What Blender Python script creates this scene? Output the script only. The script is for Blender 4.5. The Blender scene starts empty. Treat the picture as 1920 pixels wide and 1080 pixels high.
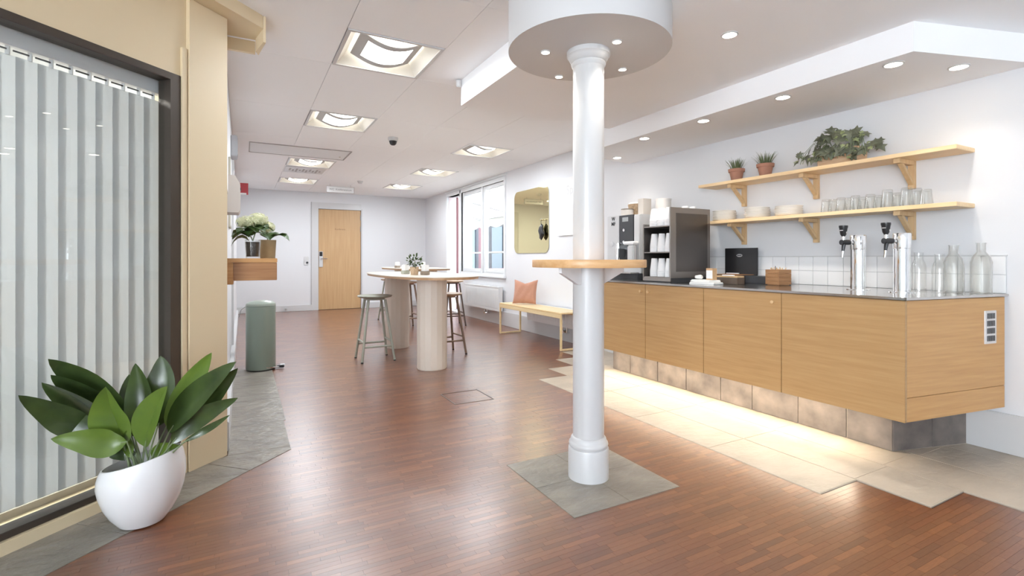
import bpy, bmesh, math, random
from mathutils import Vector, Matrix
R = math.radians
PI = math.pi
SC = bpy.context.scene
COL = SC.collection
# ------------------------------------------------------------------ camera
F = 937.0
CAMH = 1.05
YAW = math.atan(505 / F)
cam_d = bpy.data.cameras.new('camera')
cam_d.sensor_width = 36
cam_d.lens = F / 1920 * 36
cam_d.shift_y = -55 / 1920
cam_d.clip_start = 0.02
cam_d.clip_end = 200
cam = bpy.data.objects.new('camera', cam_d)
cam.location = (0, 0, CAMH)
cam.rotation_euler = (R(90), 0, -YAW)
COL.objects.link(cam)
SC.camera = cam
# ------------------------------------------------------------------ world and exposure
SC.view_settings.view_transform = 'Standard'
SC.view_settings.look = 'None'
SC.view_settings.gamma = 1
SC.view_settings.use_curve_mapping = False
SC.view_settings.exposure = 1.25
SC.cycles.max_bounces = 10
SC.cycles.diffuse_bounces = 6
SC.cycles.transparent_max_bounces = 24
SC.cycles.sample_clamp_indirect = 6
SC.cycles.caustics_reflective = False
SC.cycles.caustics_refractive = False
W = bpy.data.worlds.new('World')
SC.world = W
W.use_nodes = True
bg = W.node_tree.nodes['Background']
bg.inputs[0].default_value = (0.80, 0.90, 1.0, 1)
bg.inputs[1].default_value = 3.6


def lamp(name, kind, loc, energy, color=(1, 1, 1), size=0.1, size_y=None, rot=(0, 0, 0), spot=None, parent=None):
    L = bpy.data.lights.new(name, kind)
    L.energy = energy
    L.color = color
    if kind == 'AREA':
        L.size = size
        if size_y:
            L.shape = 'RECTANGLE'
            L.size_y = size_y
    elif kind == 'SPOT':
        L.shadow_soft_size = size
        L.spot_size = spot
        L.spot_blend = 0.8
    else:
        L.shadow_soft_size = size
    o = bpy.data.objects.new(name, L)
    o.location = loc
    o.rotation_euler = rot
    COL.objects.link(o)
    if parent:
        o.parent = parent
    return o


# daylight through the entrance glazing to the left behind the camera
DAY = lamp('daylight', 'AREA', (-4.3, -2.75, 1.6), 106, (0.87, 0.93, 1.0), 3.4, 1.6, (R(58), 0, R(-72)))
SUN = lamp('sun', 'SUN', (8, 10, 9), 9.0, (1.0, .97, .93), 0.02, rot=(0, R(33), 0))
OFF = lamp('blind_fill_lamp', 'AREA', (-2.6, 2.6, 2.38), 75, (0.97, 1.0, 0.99), 1.2, .6)  # added lamp, out of view, brightens the blinds from behind the glass
CEIL_W = 5.0      # ceiling panel emission
SPOT_W = 9.0     # downlights
LED_W = 5.6      # strip under the counter

# ------------------------------------------------------------------ pixel <-> world helpers (photograph is 1920 x 1080)
sA, cA = math.sin(YAW), math.cos(YAW)


def at(px, py, d):
    l = (px - 960) / F * d
    return Vector((d * sA + l * cA, d * cA - l * sA, CAMH - (py - 485) * d / F))


def on_x(px, py, X):
    d = X / (sA + (px - 960) / F * cA)
    return at(px, py, d)


def on_z(px, py, Z):
    return at(px, py, (CAMH - Z) * F / (py - 485))


# ------------------------------------------------------------------ materials
MATS = {}


def newmat(name):
    m = bpy.data.materials.new(name)
    m.use_nodes = True
    MATS[name] = m
    nt = m.node_tree
    return m, nt, nt.nodes['Principled BSDF'], nt.nodes['Material Output']


def col(c, a=1.0):
    return (c[0], c[1], c[2], a)


def srgb(r, g, b):
    f = lambda v: (v / 255 / 12.92) if v / 255 <= 0.04045 else ((v / 255 + 0.055) / 1.055) ** 2.4
    return (f(r), f(g), f(b))


def mat(name, c, rough=0.5, metal=0.0, var=0.0, vscale=8.0, bump=0.0, bscale=60.0, stretch=(1, 1, 1), c2=None, spec=0.5,
        coat=0.0, sheen=0.0, trans=0.0, attr=None, detail=4):
    m, nt, b, out = newmat(name)
    N, Lk = nt.nodes, nt.links
    b.inputs['Roughness'].default_value = rough
    b.inputs['Metallic'].default_value = metal
    b.inputs['Specular IOR Level'].default_value = spec
    b.inputs['Coat Weight'].default_value = coat
    b.inputs['Coat Roughness'].default_value = 0.12
    b.inputs['Sheen Weight'].default_value = sheen
    b.inputs['Base Color'].default_value = col(c)
    tc = N.new('ShaderNodeTexCoord')
    mp = N.new('ShaderNodeMapping')
    mp.inputs['Scale'].default_value = stretch
    Lk.new(tc.outputs['Object'], mp.inputs[0])
    if var or c2:
        nz = N.new('ShaderNodeTexNoise')
        nz.inputs['Scale'].default_value = vscale
        nz.inputs['Detail'].default_value = detail
        Lk.new(mp.outputs[0], nz.inputs[0])
        rp = N.new('ShaderNodeValToRGB')
        rp.color_ramp.elements[0].position = 0.3
        rp.color_ramp.elements[1].position = 0.7
        k = c2 if c2 else tuple(v * (1 - var) for v in c)
        rp.color_ramp.elements[0].color = col(k)
        rp.color_ramp.elements[1].color = col(c)
        Lk.new(nz.outputs[0], rp.inputs[0])
        src = rp.outputs[0]
        if attr:
            at_ = N.new('ShaderNodeAttribute')
            at_.attribute_name = attr
            mx = N.new('ShaderNodeMix')
            mx.data_type = 'RGBA'
            mx.blend_type = 'MULTIPLY'
            mx.inputs[0].default_value = 1
            Lk.new(src, mx.inputs[6])
            Lk.new(at_.outputs[0], mx.inputs[7])
            src = mx.outputs[2]
        Lk.new(src, b.inputs['Base Color'])
    if bump:
        nb = N.new('ShaderNodeTexNoise')
        nb.inputs['Scale'].default_value = bscale
        nb.inputs['Detail'].default_value = 5
        Lk.new(mp.outputs[0], nb.inputs[0])
        bp = N.new('ShaderNodeBump')
        bp.inputs['Strength'].default_value = bump
        bp.inputs['Distance'].default_value = 0.01
        Lk.new(nb.outputs[0], bp.inputs['Height'])
        Lk.new(bp.outputs[0], b.inputs['Normal'])
    if trans:
        tr = N.new('ShaderNodeBsdfTranslucent')
        tr.inputs[0].default_value = col(c)
        ms = N.new('ShaderNodeMixShader')
        ms.inputs[0].default_value = trans
        Lk.new(b.outputs[0], ms.inputs[1])
        Lk.new(tr.outputs[0], ms.inputs[2])
        Lk.new(ms.outputs[0], out.inputs[0])
    return m


def emit(name, c, s):
    m, nt, b, out = newmat(name)
    e = nt.nodes.new('ShaderNodeEmission')
    e.inputs[0].default_value = col(c)
    e.inputs[1].default_value = s
    nt.links.new(e.outputs[0], out.inputs[0])
    return m


def glass(name, tint=(1, 1, 1), rough=0.0, edge=0.25, gain=1.0):
    m, nt, b, out = newmat(name)
    N, Lk = nt.nodes, nt.links
    t = N.new('ShaderNodeBsdfTransparent')
    t.inputs[0].default_value = col(tint)
    g = N.new('ShaderNodeBsdfGlossy')
    g.inputs['Roughness'].default_value = rough
    lw = N.new('ShaderNodeLayerWeight')
    lw.inputs[0].default_value = 0.5
    pw = N.new('ShaderNodeMath')
    pw.operation = 'POWER'
    pw.inputs[1].default_value = edge
    Lk.new(lw.outputs['Facing'], pw.inputs[0])
    mu = N.new('ShaderNodeMath')
    mu.operation = 'MULTIPLY_ADD'
    mu.inputs[1].default_value = gain
    mu.inputs[2].default_value = 0.035
    Lk.new(pw.outputs[0], mu.inputs[0])
    ms = N.new('ShaderNodeMixShader')
    Lk.new(mu.outputs[0], ms.inputs[0])
    Lk.new(t.outputs[0], ms.inputs[1])
    Lk.new(g.outputs[0], ms.inputs[2])
    Lk.new(ms.outputs[0], out.inputs[0])
    return m


wall_m = mat('wall_paint', (0.725, 0.73, 0.745), 0.65, bump=0.04, bscale=160)
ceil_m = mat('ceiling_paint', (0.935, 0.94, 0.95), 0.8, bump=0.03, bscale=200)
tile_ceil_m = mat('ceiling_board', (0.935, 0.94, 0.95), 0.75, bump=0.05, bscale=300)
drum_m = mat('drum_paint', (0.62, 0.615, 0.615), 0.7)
joint_m = mat('ceiling_joint', (0.45, 0.43, 0.42), 0.8)
white_m = mat('white_gloss_paint', (0.61, 0.61, 0.61), 0.28, spec=0.5)
whitematte_m = mat('white_matte', (0.80, 0.80, 0.80), 0.5)
beige_m = mat('beige_paint', srgb(222, 204, 170), 0.5, bump=0.03, bscale=120)
parquet_m = mat('parquet', (1, 1, 1), 0.42, c2=(0.80, 0.77, 0.74), vscale=9, stretch=(3, 26, 1), attr='tone', bump=0.05,
                bscale=10, spec=0.5, coat=1.0)
parquet_m.node_tree.nodes['Principled BSDF'].inputs['Coat Roughness'].default_value = 0.27
parquet_m.node_tree.nodes['Principled BSDF'].inputs['Coat IOR'].default_value = 1.52
under_m = mat('floor_underlay', (0.10, 0.045, 0.022), 0.6)
slate_m = mat('slate', (0.30, 0.27, 0.225), 0.38, c2=(0.20, 0.18, 0.155), vscale=5, bump=1.0, bscale=14, stretch=(1, 1.7, 1))
slate2_m = mat('slate_light', (0.50, 0.435, 0.355), 0.42, c2=(0.40, 0.35, 0.285), vscale=4, bump=0.6, bscale=16, stretch=(1, 1.8, 1))
slate3_m = mat('slate_plinth', (0.24, 0.205, 0.18), 0.42, c2=(0.11, 0.095, 0.088), vscale=7, bump=0.3, bscale=14)
grout_m = mat('grout', (0.50, 0.43, 0.35), 0.9)
oak_m = mat('oak_veneer', srgb(184, 149, 103), 0.42, c2=srgb(172, 135, 90), vscale=3.0, stretch=(1, 1.2, 26), bump=0.02, bscale=8)
oakend_m = mat('oak_veneer_end', srgb(203, 158, 102), 0.42, c2=srgb(190, 144, 90), vscale=3.0, stretch=(1.2, 1, 26), bump=0.02, bscale=8)
oakdoor_m = mat('door_veneer', srgb(200, 165, 122), 0.42, c2=srgb(189, 152, 108), vscale=2.5, stretch=(14, 1, 0.7))
pine_m = mat('pine', srgb(238, 211, 168), 0.45, c2=srgb(228, 194, 146), vscale=4, stretch=(14, 0.8, 14), bump=0.02, bscale=10)
pinedark_m = mat('pine_bracket', srgb(214, 184, 142), 0.5, c2=srgb(202, 168, 124), vscale=5, stretch=(8, 8, 1.2))
honey_m = mat('honey_oak', srgb(205, 156, 98), 0.4, c2=srgb(190, 138, 80), vscale=4, stretch=(1.5, 8, 24))
honeyd_m = mat('honey_oak_panel', srgb(176, 128, 82), 0.42, c2=srgb(158, 110, 68), vscale=4, stretch=(1.5, 8, 24))
tabletop_m = mat('table_laminate', srgb(216, 204, 188), 0.28, c2=srgb(210, 197, 180), vscale=3, stretch=(12, 1, 1), spec=0.6)
tableedge_m = mat('table_edge', srgb(190, 152, 112), 0.45)
ped_m = mat('pedestal_paint', srgb(226, 216, 202), 0.45)
birch_m = mat('birch', srgb(236, 214, 170), 0.38, c2=srgb(226, 200, 152), vscale=4, stretch=(10, 0.8, 10))
steel_m = mat('brushed_steel', (0.62, 0.61, 0.60), 0.2, metal=1.0, bump=0.01, bscale=80, stretch=(1, 12, 1))
steelw_m = mat('worktop_steel', (0.60, 0.585, 0.57), 0.16, metal=1.0)
dsteel_m = mat('dispenser_steel', (0.36, 0.335, 0.315), 0.4, metal=1.0)
dsteel2_m = mat('dispenser_panel', (0.17, 0.155, 0.145), 0.36, metal=1.0)
chrome_m = mat('chrome', (0.85, 0.85, 0.85), 0.06, metal=1.0)
alu_m = mat('aluminium', (0.72, 0.72, 0.72), 0.3, metal=0.9)
silver_m = mat('silver_plastic', (0.66, 0.66, 0.66), 0.35, metal=0.2)
greyp_m = mat('grey_perforated', (0.50, 0.50, 0.50), 0.6)
black_m = mat('black_plastic', (0.018, 0.018, 0.02), 0.3)
dgrey_m = mat('dark_grey_plastic', (0.05, 0.052, 0.058), 0.35)
frame_m = mat('bronze_frame', (0.075, 0.06, 0.048), 0.4, metal=0.4)
blind_m = mat('blind_fabric', (0.76, 0.77, 0.775), 0.8, trans=0.55, bump=0.05, bscale=300)
ceramic_m = mat('white_ceramic', (0.80, 0.80, 0.80), 0.22, coat=0.3)
plate_m = mat('plate_ceramic', (0.93, 0.91, 0.87), 0.3)
paper_m = mat('white_paper', (0.86, 0.86, 0.85), 0.8)
cup_m = mat('paper_cup', (0.88, 0.88, 0.88), 0.6)
print_m = mat('grey_print', (0.30, 0.32, 0.36), 0.6)
terra_m = mat('terracotta', srgb(180, 130, 108), 0.8, var=0.15, vscale=12)
soil_m = mat('soil', (0.05, 0.035, 0.025), 0.95, bump=0.8, bscale=60)
leaf_m = mat('leaf_dark', (0.072, 0.11, 0.03), 0.24, c2=(0.030, 0.052, 0.018), vscale=10, spec=0.6, trans=0.12)
leafb_m = mat('leaf_bright', (0.15, 0.23, 0.035), 0.3, c2=(0.085, 0.15, 0.025), vscale=9, spec=0.5, trans=0.2)
stem_m = mat('stem_green', (0.20, 0.25, 0.13), 0.45)
ivy_m = mat('ivy_leaf', (0.20, 0.21, 0.14), 0.5, c2=(0.12, 0.13, 0.085), vscale=20, trans=0.15)
ivyl_m = mat('ivy_leaf_pale', (0.42, 0.46, 0.24), 0.55, c2=(0.28, 0.34, 0.15), vscale=30, trans=0.2)
grass_m = mat('grass_blade', (0.18, 0.215, 0.10), 0.5, c2=(0.10, 0.13, 0.06), vscale=30, trans=0.2)
petal_m = mat('hydrangea_petal', (0.80, 0.80, 0.58), 0.6, c2=(0.66, 0.68, 0.44), vscale=40, trans=0.25)
binm = mat('sage_green_lacquer', srgb(134, 148, 136), 0.3, coat=0.25)
stoolg_m = mat('grey_green_lacquer', srgb(170, 172, 158), 0.45)
stoolw_m = mat('taupe_wood', srgb(150, 128, 110), 0.5, var=0.2, vscale=10)
stoolseat_m = mat('stool_seat_wood', srgb(206, 182, 158), 0.45, var=0.1, vscale=8)
copper_m = mat('cushion_fabric', srgb(186, 136, 112), 0.9, sheen=0.3, bump=0.25, bscale=50)
radi_m = mat('radiator_enamel', (0.76, 0.77, 0.77), 0.3)
mirror_m = mat('amber_mirror', (0.92, 0.82, 0.47), 0.03, metal=1.0)
board_m = mat('white_glass_board', (0.86, 0.85, 0.84), 0.12, spec=0.7)
splash_m = mat('white_glazed_tile', (0.86, 0.86, 0.86), 0.12, spec=0.6)
splashgrout_m = mat('tile_grout', (0.60, 0.60, 0.60), 0.8)
red_m = mat('red_plastic', (0.42, 0.04, 0.05), 0.4)
kraft_m = mat('kraft_paper', srgb(206, 170, 130), 0.8, var=0.15, vscale=20)
wicker_m = mat('wicker', srgb(206, 178, 146), 0.8, var=0.3, vscale=60, bump=0.6, bscale=120)
utbox_m = mat('utensil_box_wood', srgb(172, 130, 92), 0.5, c2=srgb(148, 106, 70), vscale=6, stretch=(2, 2, 26))
greyw_m = mat('grey_box', srgb(150, 138, 124), 0.5)
trimw_m = mat('window_lacquer', (0.78, 0.80, 0.81), 0.35)
paleblue_m = mat('pale_blue_paint', srgb(120, 165, 200), 0.5)
redbrown_m = mat('red_brown_edge', srgb(120, 70, 74), 0.5)
pinkish_m = mat('pink_white_paint', srgb(236, 220, 222), 0.5)
pane_m = glass('window_glass', (0.98, 0.99, 0.99), 0, 5, 0.9)
pane2_m = glass('partition_glass', (0.95, 0.965, 0.965), 0, 4, 0.9)
ware_m = glass('glassware', (0.96, 0.965, 0.96), 0.02, 2.6, 0.7)
bottle_m = glass('bottle_glass', (0.985, 0.985, 0.98), 0.02, 3, 0.7)
milky_m = glass('milky_glass', (0.97, 0.97, 0.96), 0.35, 2.0, 0.75)
frost_m = mat('frosted_bottle', (0.80, 0.80, 0.77), 0.35, spec=0.6)
glow_m = emit('ceiling_light_glow', (1.0, 0.985, 0.95), CEIL_W)
spotglow_m = emit('downlight_glow', (1.0, 0.90, 0.74), 14)
led_m = emit('led_glow', (1.0, 0.88, 0.68), 9)
screen_m = emit('display_glow', (0.55, 0.6, 0.62), 0.9)
asphalt_m = mat('street_paving', (0.42, 0.42, 0.43), 0.8, var=0.2)
awning_m = mat('awning_cloth', (0.86, 0.85, 0.82), 0.8, trans=0.5)
dwall_m = mat('street_facade', (0.04, 0.045, 0.058), 0.7, var=0.3, vscale=2)
dred_m = mat('dark_red_panel', (0.12, 0.02, 0.028), 0.6)


# ------------------------------------------------------------------ mesh helpers
class MB:
    def __init__(s):
        s.bm = bmesh.new()

    def box(s, x0, x1, y0, y1, z0, z1, bev=0.0):
        bm = s.bm
        vs = [bm.verts.new(p) for p in ((x0, y0, z0), (x1, y0, z0), (x1, y1, z0), (x0, y1, z0), (x0, y0, z1), (x1, y0, z1), (x1, y1, z1), (x0, y1, z1))]
        fs = [bm.faces.new([vs[i] for i in f]) for f in ((3, 2, 1, 0), (4, 5, 6, 7), (0, 1, 5, 4), (1, 2, 6, 5), (2, 3, 7, 6), (3, 0, 4, 7))]
        if bev:
            es = set(e for f in fs for e in f.edges)
            bmesh.ops.bevel(bm, geom=list(es), offset=bev, segments=2, affect='EDGES')
        return s

    def prism(s, pts, z0, z1, bev=0.0):
        bm = s.bm
        a = sum(pts[i][0] * pts[(i + 1) % len(pts)][1] - pts[(i + 1) % len(pts)][0] * pts[i][1] for i in range(len(pts)))
        if a < 0:
            pts = pts[::-1]
        lo = [bm.verts.new((p[0], p[1], z0)) for p in pts]
        hi = [bm.verts.new((p[0], p[1], z1)) for p in pts]
        fs = [bm.faces.new(lo[::-1]), bm.faces.new(hi)]
        n = len(pts)
        for i in range(n):
            fs.append(bm.faces.new((lo[i], lo[(i + 1) % n], hi[(i + 1) % n], hi[i])))
        if bev:
            es = set(e for f in fs[:2] for e in f.edges)
            bmesh.ops.bevel(bm, geom=list(es), offset=bev, segments=2, affect='EDGES')
        return s

    def prism_axis(s, pts, a0, a1, axis):
        """pts in the plane perpendicular to axis ('x': (y,z), 'y': (x,z))"""
        bm = s.bm
        mk = (lambda p, a: (a, p[0], p[1])) if axis == 'x' else (lambda p, a: (p[0], a, p[1]))
        lo = [bm.verts.new(mk(p, a0)) for p in pts]
        hi = [bm.verts.new(mk(p, a1)) for p in pts]
        bm.faces.new(lo[::-1])
        bm.faces.new(hi)
        n = len(pts)
        for i in range(n):
            bm.faces.new((lo[i], lo[(i + 1) % n], hi[(i + 1) % n], hi[i]))
        bmesh.ops.recalc_face_normals(bm, faces=bm.faces[:])
        return s

    def lathe(s, prof, cx=0, cy=0, z=0, n=32, caps=True):
        bm = s.bm
        rings = []
        for r, h in prof:
            if r < 1e-5:
                rings.append([bm.verts.new((cx, cy, z + h))])
            else:
                rings.append([bm.verts.new((cx + r * math.cos(2 * PI * i / n), cy + r * math.sin(2 * PI * i / n), z + h)) for i in range(n)])
        for a, b in zip(rings, rings[1:]):
            if len(a) == 1 and len(b) == 1:
                continue
            for i in range(n):
                j = (i + 1) % n
                if len(a) == 1:
                    bm.faces.new((a[0], b[j], b[i]))
                elif len(b) == 1:
                    bm.faces.new((a[i], a[j], b[0]))
                else:
                    bm.faces.new((a[i], a[j], b[j], b[i]))
        if caps:
            if len(rings[0]) > 1:
                bm.faces.new(rings[0][::-1])
            if len(rings[-1]) > 1:
                bm.faces.new(rings[-1])
        return s

    def tube(s, pts, r, n=10, caps=True, r2=None):
        bm = s.bm
        pts = [Vector(p) for p in pts]
        rings = []
        up = None
        for k, p in enumerate(pts):
            if k == 0:
                t = pts[1] - p
            elif k == len(pts) - 1:
                t = p - pts[-2]
            else:
                t = (pts[k + 1] - p).normalized() + (p - pts[k - 1]).normalized()
            t.normalize()
            if up is None:
                up = Vector((0, 0, 1)) if abs(t.z) < 0.9 else Vector((1, 0, 0))
            u = t.cross(up).normalized()
            v = u.cross(t).normalized()
            up = v
            rr = r if r2 is None else r + (r2 - r) * k / (len(pts) - 1)
            rings.append([bm.verts.new(p + rr * (math.cos(2 * PI * i / n) * u + math.sin(2 * PI * i / n) * v)) for i in range(n)])
        for a, b in zip(rings, rings[1:]):
            for i in range(n):
                bm.faces.new((a[i], b[i], b[(i + 1) % n], a[(i + 1) % n]))
        if caps:
            bm.faces.new(rings[0])
            bm.faces.new(rings[-1][::-1])
        return s

    def leaf(s, path, width, side, fold=0.25, prof=None, fx=0.0):
        """path: list of Vector; width: full width; side: list/Vector of side direction"""
        bm = s.bm
        n = len(path)
        rows = []
        for k, p in enumerate(path):
            t = k / (n - 1)
            w = (prof(t) if prof else math.sin(PI * min(1, max(0, t)) ** 0.8)) * width / 2
            tg = (path[min(k + 1, n - 1)] - path[max(k - 1, 0)]).normalized()
            sd = (side - side.dot(tg) * tg).normalized()
            nm = tg.cross(sd).normalized()
            w = max(w, 0.0004)
            rows.append([bm.verts.new(p + sd * w * a + nm * (fold * w * abs(a) + fx * w * a * a)) for a in (-1, -0.5, 0, 0.5, 1)])
        for a, b in zip(rows, rows[1:]):
            for i in range(4):
                bm.faces.new((a[i], a[i + 1], b[i + 1], b[i]))
        return s

    def build(s, name, m, parent=None, smooth=False, loc=None, kind=None):
        me = bpy.data.meshes.new(name)
        s.bm.to_mesh(me)
        s.bm.free()
        if smooth:
            for p in me.polygons:
                p.use_smooth = True
            try:
                me.set_sharp_from_angle(angle=R(35))
            except Exception:
                pass
        me.materials.append(m)
        o = bpy.data.objects.new(name, me)
        COL.objects.link(o)
        if parent:
            o.parent = parent
        if loc:
            o.location = loc
        if kind:
            o['kind'] = kind
        return o


def thing(name, label, cat, loc=(0, 0, 0), rz=0, group=None):
    o = bpy.data.objects.new(name, None)
    o.empty_display_size = 0.05
    COL.objects.link(o)
    o.location = loc
    o.rotation_euler = (0, 0, rz)
    o['label'] = label
    o['category'] = cat
    if group:
        o['group'] = group
    return o


def tag(o, label, cat, group=None):
    o['label'] = label
    o['category'] = cat
    if group:
        o['group'] = group
    return o


def struct(o):
    o['kind'] = 'structure'
    return o


def dup(root, loc, rz=None, label=None, group=None):
    r = root.copy()
    COL.objects.link(r)
    r.location = loc
    if rz is not None:
        r.rotation_euler = (0, 0, rz)
    if label:
        r['label'] = label
    if group:
        r['group'] = group
    for ch in list(root.children):
        c = ch.copy()
        COL.objects.link(c)
        c.parent = r
        for g in ch.children:
            d = g.copy()
            COL.objects.link(d)
            d.parent = c
    return r


def text(name, body, size, m, parent, loc, rot, ext=0.0006, bold=0.0):
    cu = bpy.data.curves.new(name, 'FONT')
    cu.body = body
    cu.size = size
    cu.extrude = ext
    cu.offset = bold
    cu.align_x = 'CENTER'
    cu.align_y = 'CENTER'
    tmp = bpy.data.objects.new(name + '_c', cu)
    me = bpy.data.meshes.new_from_object(tmp)
    bpy.data.objects.remove(tmp)
    me.materials.clear()
    me.materials.append(m)
    o = bpy.data.objects.new(name, me)
    COL.objects.link(o)
    o.parent = parent
    o.location = loc
    o.rotation_euler = rot
    return o


rnd = random.Random(7)
# ================================================================== dimensions
XR = 3.63          # right wall
XL = -0.10         # left wall
YF = 10.85         # far wall
ZC = 2.40          # office ceiling
ZL = 2.208         # lowered ceiling
ZS = 2.061         # soffit over the counter
YN = -4.6          # near wall behind the camera
K = 3.169          # glass wall line: y = x + K
CXY = Vector((-0.10, 3.069))       # corner where glass wall meets left wall
U45 = Vector((-math.sqrt(.5), -math.sqrt(.5)))   # along the glass wall, away from the corner
N45 = Vector((math.sqrt(.5), -math.sqrt(.5)))    # into the room


def gw(t, n=0.0):
    """plan point on the glass wall: t metres from the corner, n metres into the room"""
    p = CXY + U45 * t + N45 * n
    return (p.x, p.y)


def gpoly(t0, t1, n0, n1):
    return [gw(t0, n0), gw(t1, n0), gw(t1, n1), gw(t0, n1)]


# ================================================================== floor
fl = MB().box(-4.6, XR + .2, YN, YF + .2, -0.12, -0.006).build('floor', under_m)
struct(fl)
SW, SL, GAP = 0.0245, 0.165, 0.0005
tones = [srgb(122, 71, 38), srgb(114, 64, 33), srgb(118, 68, 35), srgb(106, 59, 31), srgb(130, 78, 43), srgb(115, 63, 32), srgb(121, 71, 39),
         srgb(110, 62, 33), srgb(117, 66, 35)]


def intervals(y):
    xl = y - K + 0.36 if y < 3.05 else (0.20 if y < 5.3 else XL - .01)
    xl = max(xl, -4.5)
    if y < 0.13:
        xr = 3.44
    elif y < 0.43:
        xr = 3.44
    elif y < 0.73:
        xr = 3.14
    elif y < 1.02:
        xr = 2.84
    elif y < 1.31:
        xr = 2.54
    elif y < 3.71:
        xr = 2.265
    elif y < 4.03:
        xr = 2.585
    elif y < 4.36:
        xr = 2.90
    elif y < 4.68:
        xr = 3.20
    else:
        xr = XR
    xr += .008
    iv = [(xl, xr)]
    if 1.665 < y < 2.245:
        iv = [(xl, 1.188), (1.764, xr)]
    return iv


strips = []
y = YN
row = 0
while y < YF:
    yc = y + SW / 2
    for a, b in intervals(yc):
        x = a - rnd.random() * SL
        while x < b:
            x0, x1 = max(a, x), min(b, x + SL)
            if x1 - x0 > 0.012:
                strips.append((x0, x1 - GAP, y, y + SW - GAP))
            x += SL
    y += SW
    row += 1


def strip_px(sp):
    x, y_ = (sp[0] + sp[1]) / 2, (sp[2] + sp[3]) / 2
    d = x * sA + y_ * cA
    if d < 1.0:
        return 0
    px = 960 + F * (x * cA - y_ * sA) / d
    py = 485 + F * CAMH / d
    if px < 20 or px > 1900 or py > 1060:
        return 0
    return (sp[1] - sp[0]) / d ** 2


strips.sort(key=strip_px, reverse=True)


def tone():
    c = rnd.choice(tones)
    k = rnd.uniform(0.90, 1.10)
    return (c[0] * k, c[1] * k, c[2] * k, 1)


def strip_mesh(name, lst, zt=0.0):
    V, Fc, T = [], [], []
    for (x0, x1, y0, y1) in lst:
        b = len(V)
        V += [(x0, y0, -0.006), (x1, y0, -0.006), (x1, y1, -0.006), (x0, y1, -0.006), (x0, y0, zt), (x1, y0, zt), (x1, y1, zt), (x0, y1, zt)]
        Fc += [(b + 4, b + 5, b + 6, b + 7), (b, b + 1, b + 5, b + 4), (b + 1, b + 2, b + 6, b + 5), (b + 2, b + 3, b + 7, b + 6), (b + 3, b, b + 4, b + 7)]
        T += [tone()] * 5
    me = bpy.data.meshes.new(name)
    me.from_pydata(V, [], Fc)
    ca = me.color_attributes.new('tone', 'FLOAT_COLOR', 'CORNER')
    buf = []
    for t in T:
        buf += list(t) * 4
    ca.data.foreach_set('color', buf)
    me.materials.append(parquet_m)
    o = bpy.data.objects.new(name, me)
    COL.objects.link(o)
    o.parent = fl
    return o


for sp in strips[:300]:
    strip_mesh('plank', [sp])
o = strip_mesh('planks', strips[300:])
o['kind'] = 'stuff'

# slate tiles in the floor
ZT = 0.0022


def floor_tile(pts, m, name='stone_tile'):
    return MB().prism(pts, -0.006, ZT, bev=0.0008).build(name, m, fl)


def rect(x0, x1, y0, y1, g=0.0025):
    return [(x0 + g, y0 + g), (x1 - g, y0 + g), (x1 - g, y1 - g), (x0 + g, y1 - g)]


# kitchen zone
cols = [(2.265, 2.565, 1.31, 3.71, .61), (2.565, 2.865, 1.02, 4.03, .30), (2.865, 3.165, 0.73, 4.36, .61), (3.165, 3.465, .43, 4.68, .28), (3.465, 3.63, 0.13, 4.68, .61)]
for (x0, x1, y0, y1, first) in cols:
    MB().box(x0 - .001, x1 + .001, y0 - .001, y1 + .001, -0.007, 0.0007).build('grout_bed', grout_m, fl)
    yy = y0
    st = first
    while yy < y1 - 0.02:
        ye = min(yy + st, y1)
        if y1 - ye < 0.1:
            ye = y1
        floor_tile(rect(x0, x1, yy, ye), slate2_m)
        yy = ye
        st = .60
for (x0, x1) in ((1.18, 1.475), (1.475, 1.772)):
    for (y0, y1) in ((1.658, 1.955), (1.955, 2.25)):
        floor_tile(rect(x0, x1, y0, y1, .001), slate_m)
MB().box(1.179, 1.773, 1.657, 2.251, -0.007, -0.0004).build('grout_bed', grout_m, fl)
# strip along the left wall
for (y0, y1) in ((3.055, 3.56), (3.56, 4.16), (4.16, 4.76), (4.76, 5.36)):
    floor_tile(rect(-0.07, 0.235 + .012 * (y0 > 3.3), y0, y1, .001), slate_m)
# strip along the glass wall
floor_tile([(-0.075, 3.0535), (0.2345, 3.0535), (0.2345, 3.0), gw(.098, .285), gw(.098, 0)], slate_m)
t = 0.10
while t < 5.2:
    w = .60
    floor_tile([gw(t + .0012, 0.0), gw(t + w - .0012, 0.0), gw(t + w - .0012, .285), gw(t + .0012, .285)], slate_m)
    t += w
MB().prism([gw(0.09, -.01), gw(5.3, -.01), gw(5.3, .286), gw(0.09, .286)], -0.007, -0.0003).build('grout_bed', grout_m, fl)
# floor box with metal edge
fb = MB()
for (x0, x1, y0, y1) in ((1.345, 1.655, 3.353, 3.362), (1.345, 1.655, 3.658, 3.667), (1.343, 1.352, 3.361, 3.659), (1.648, 1.657, 3.361, 3.659)):
    fb.box(x0, x1, y0, y1, 0.0002, 0.002)
fbo = fb.build('floor_hatch', mat('hatch_edge', (0.16, 0.13, 0.12), 0.45, metal=0.3))
tag(fbo, 'square metal-edged floor hatch set flush in the parquet', 'hatch')

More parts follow.
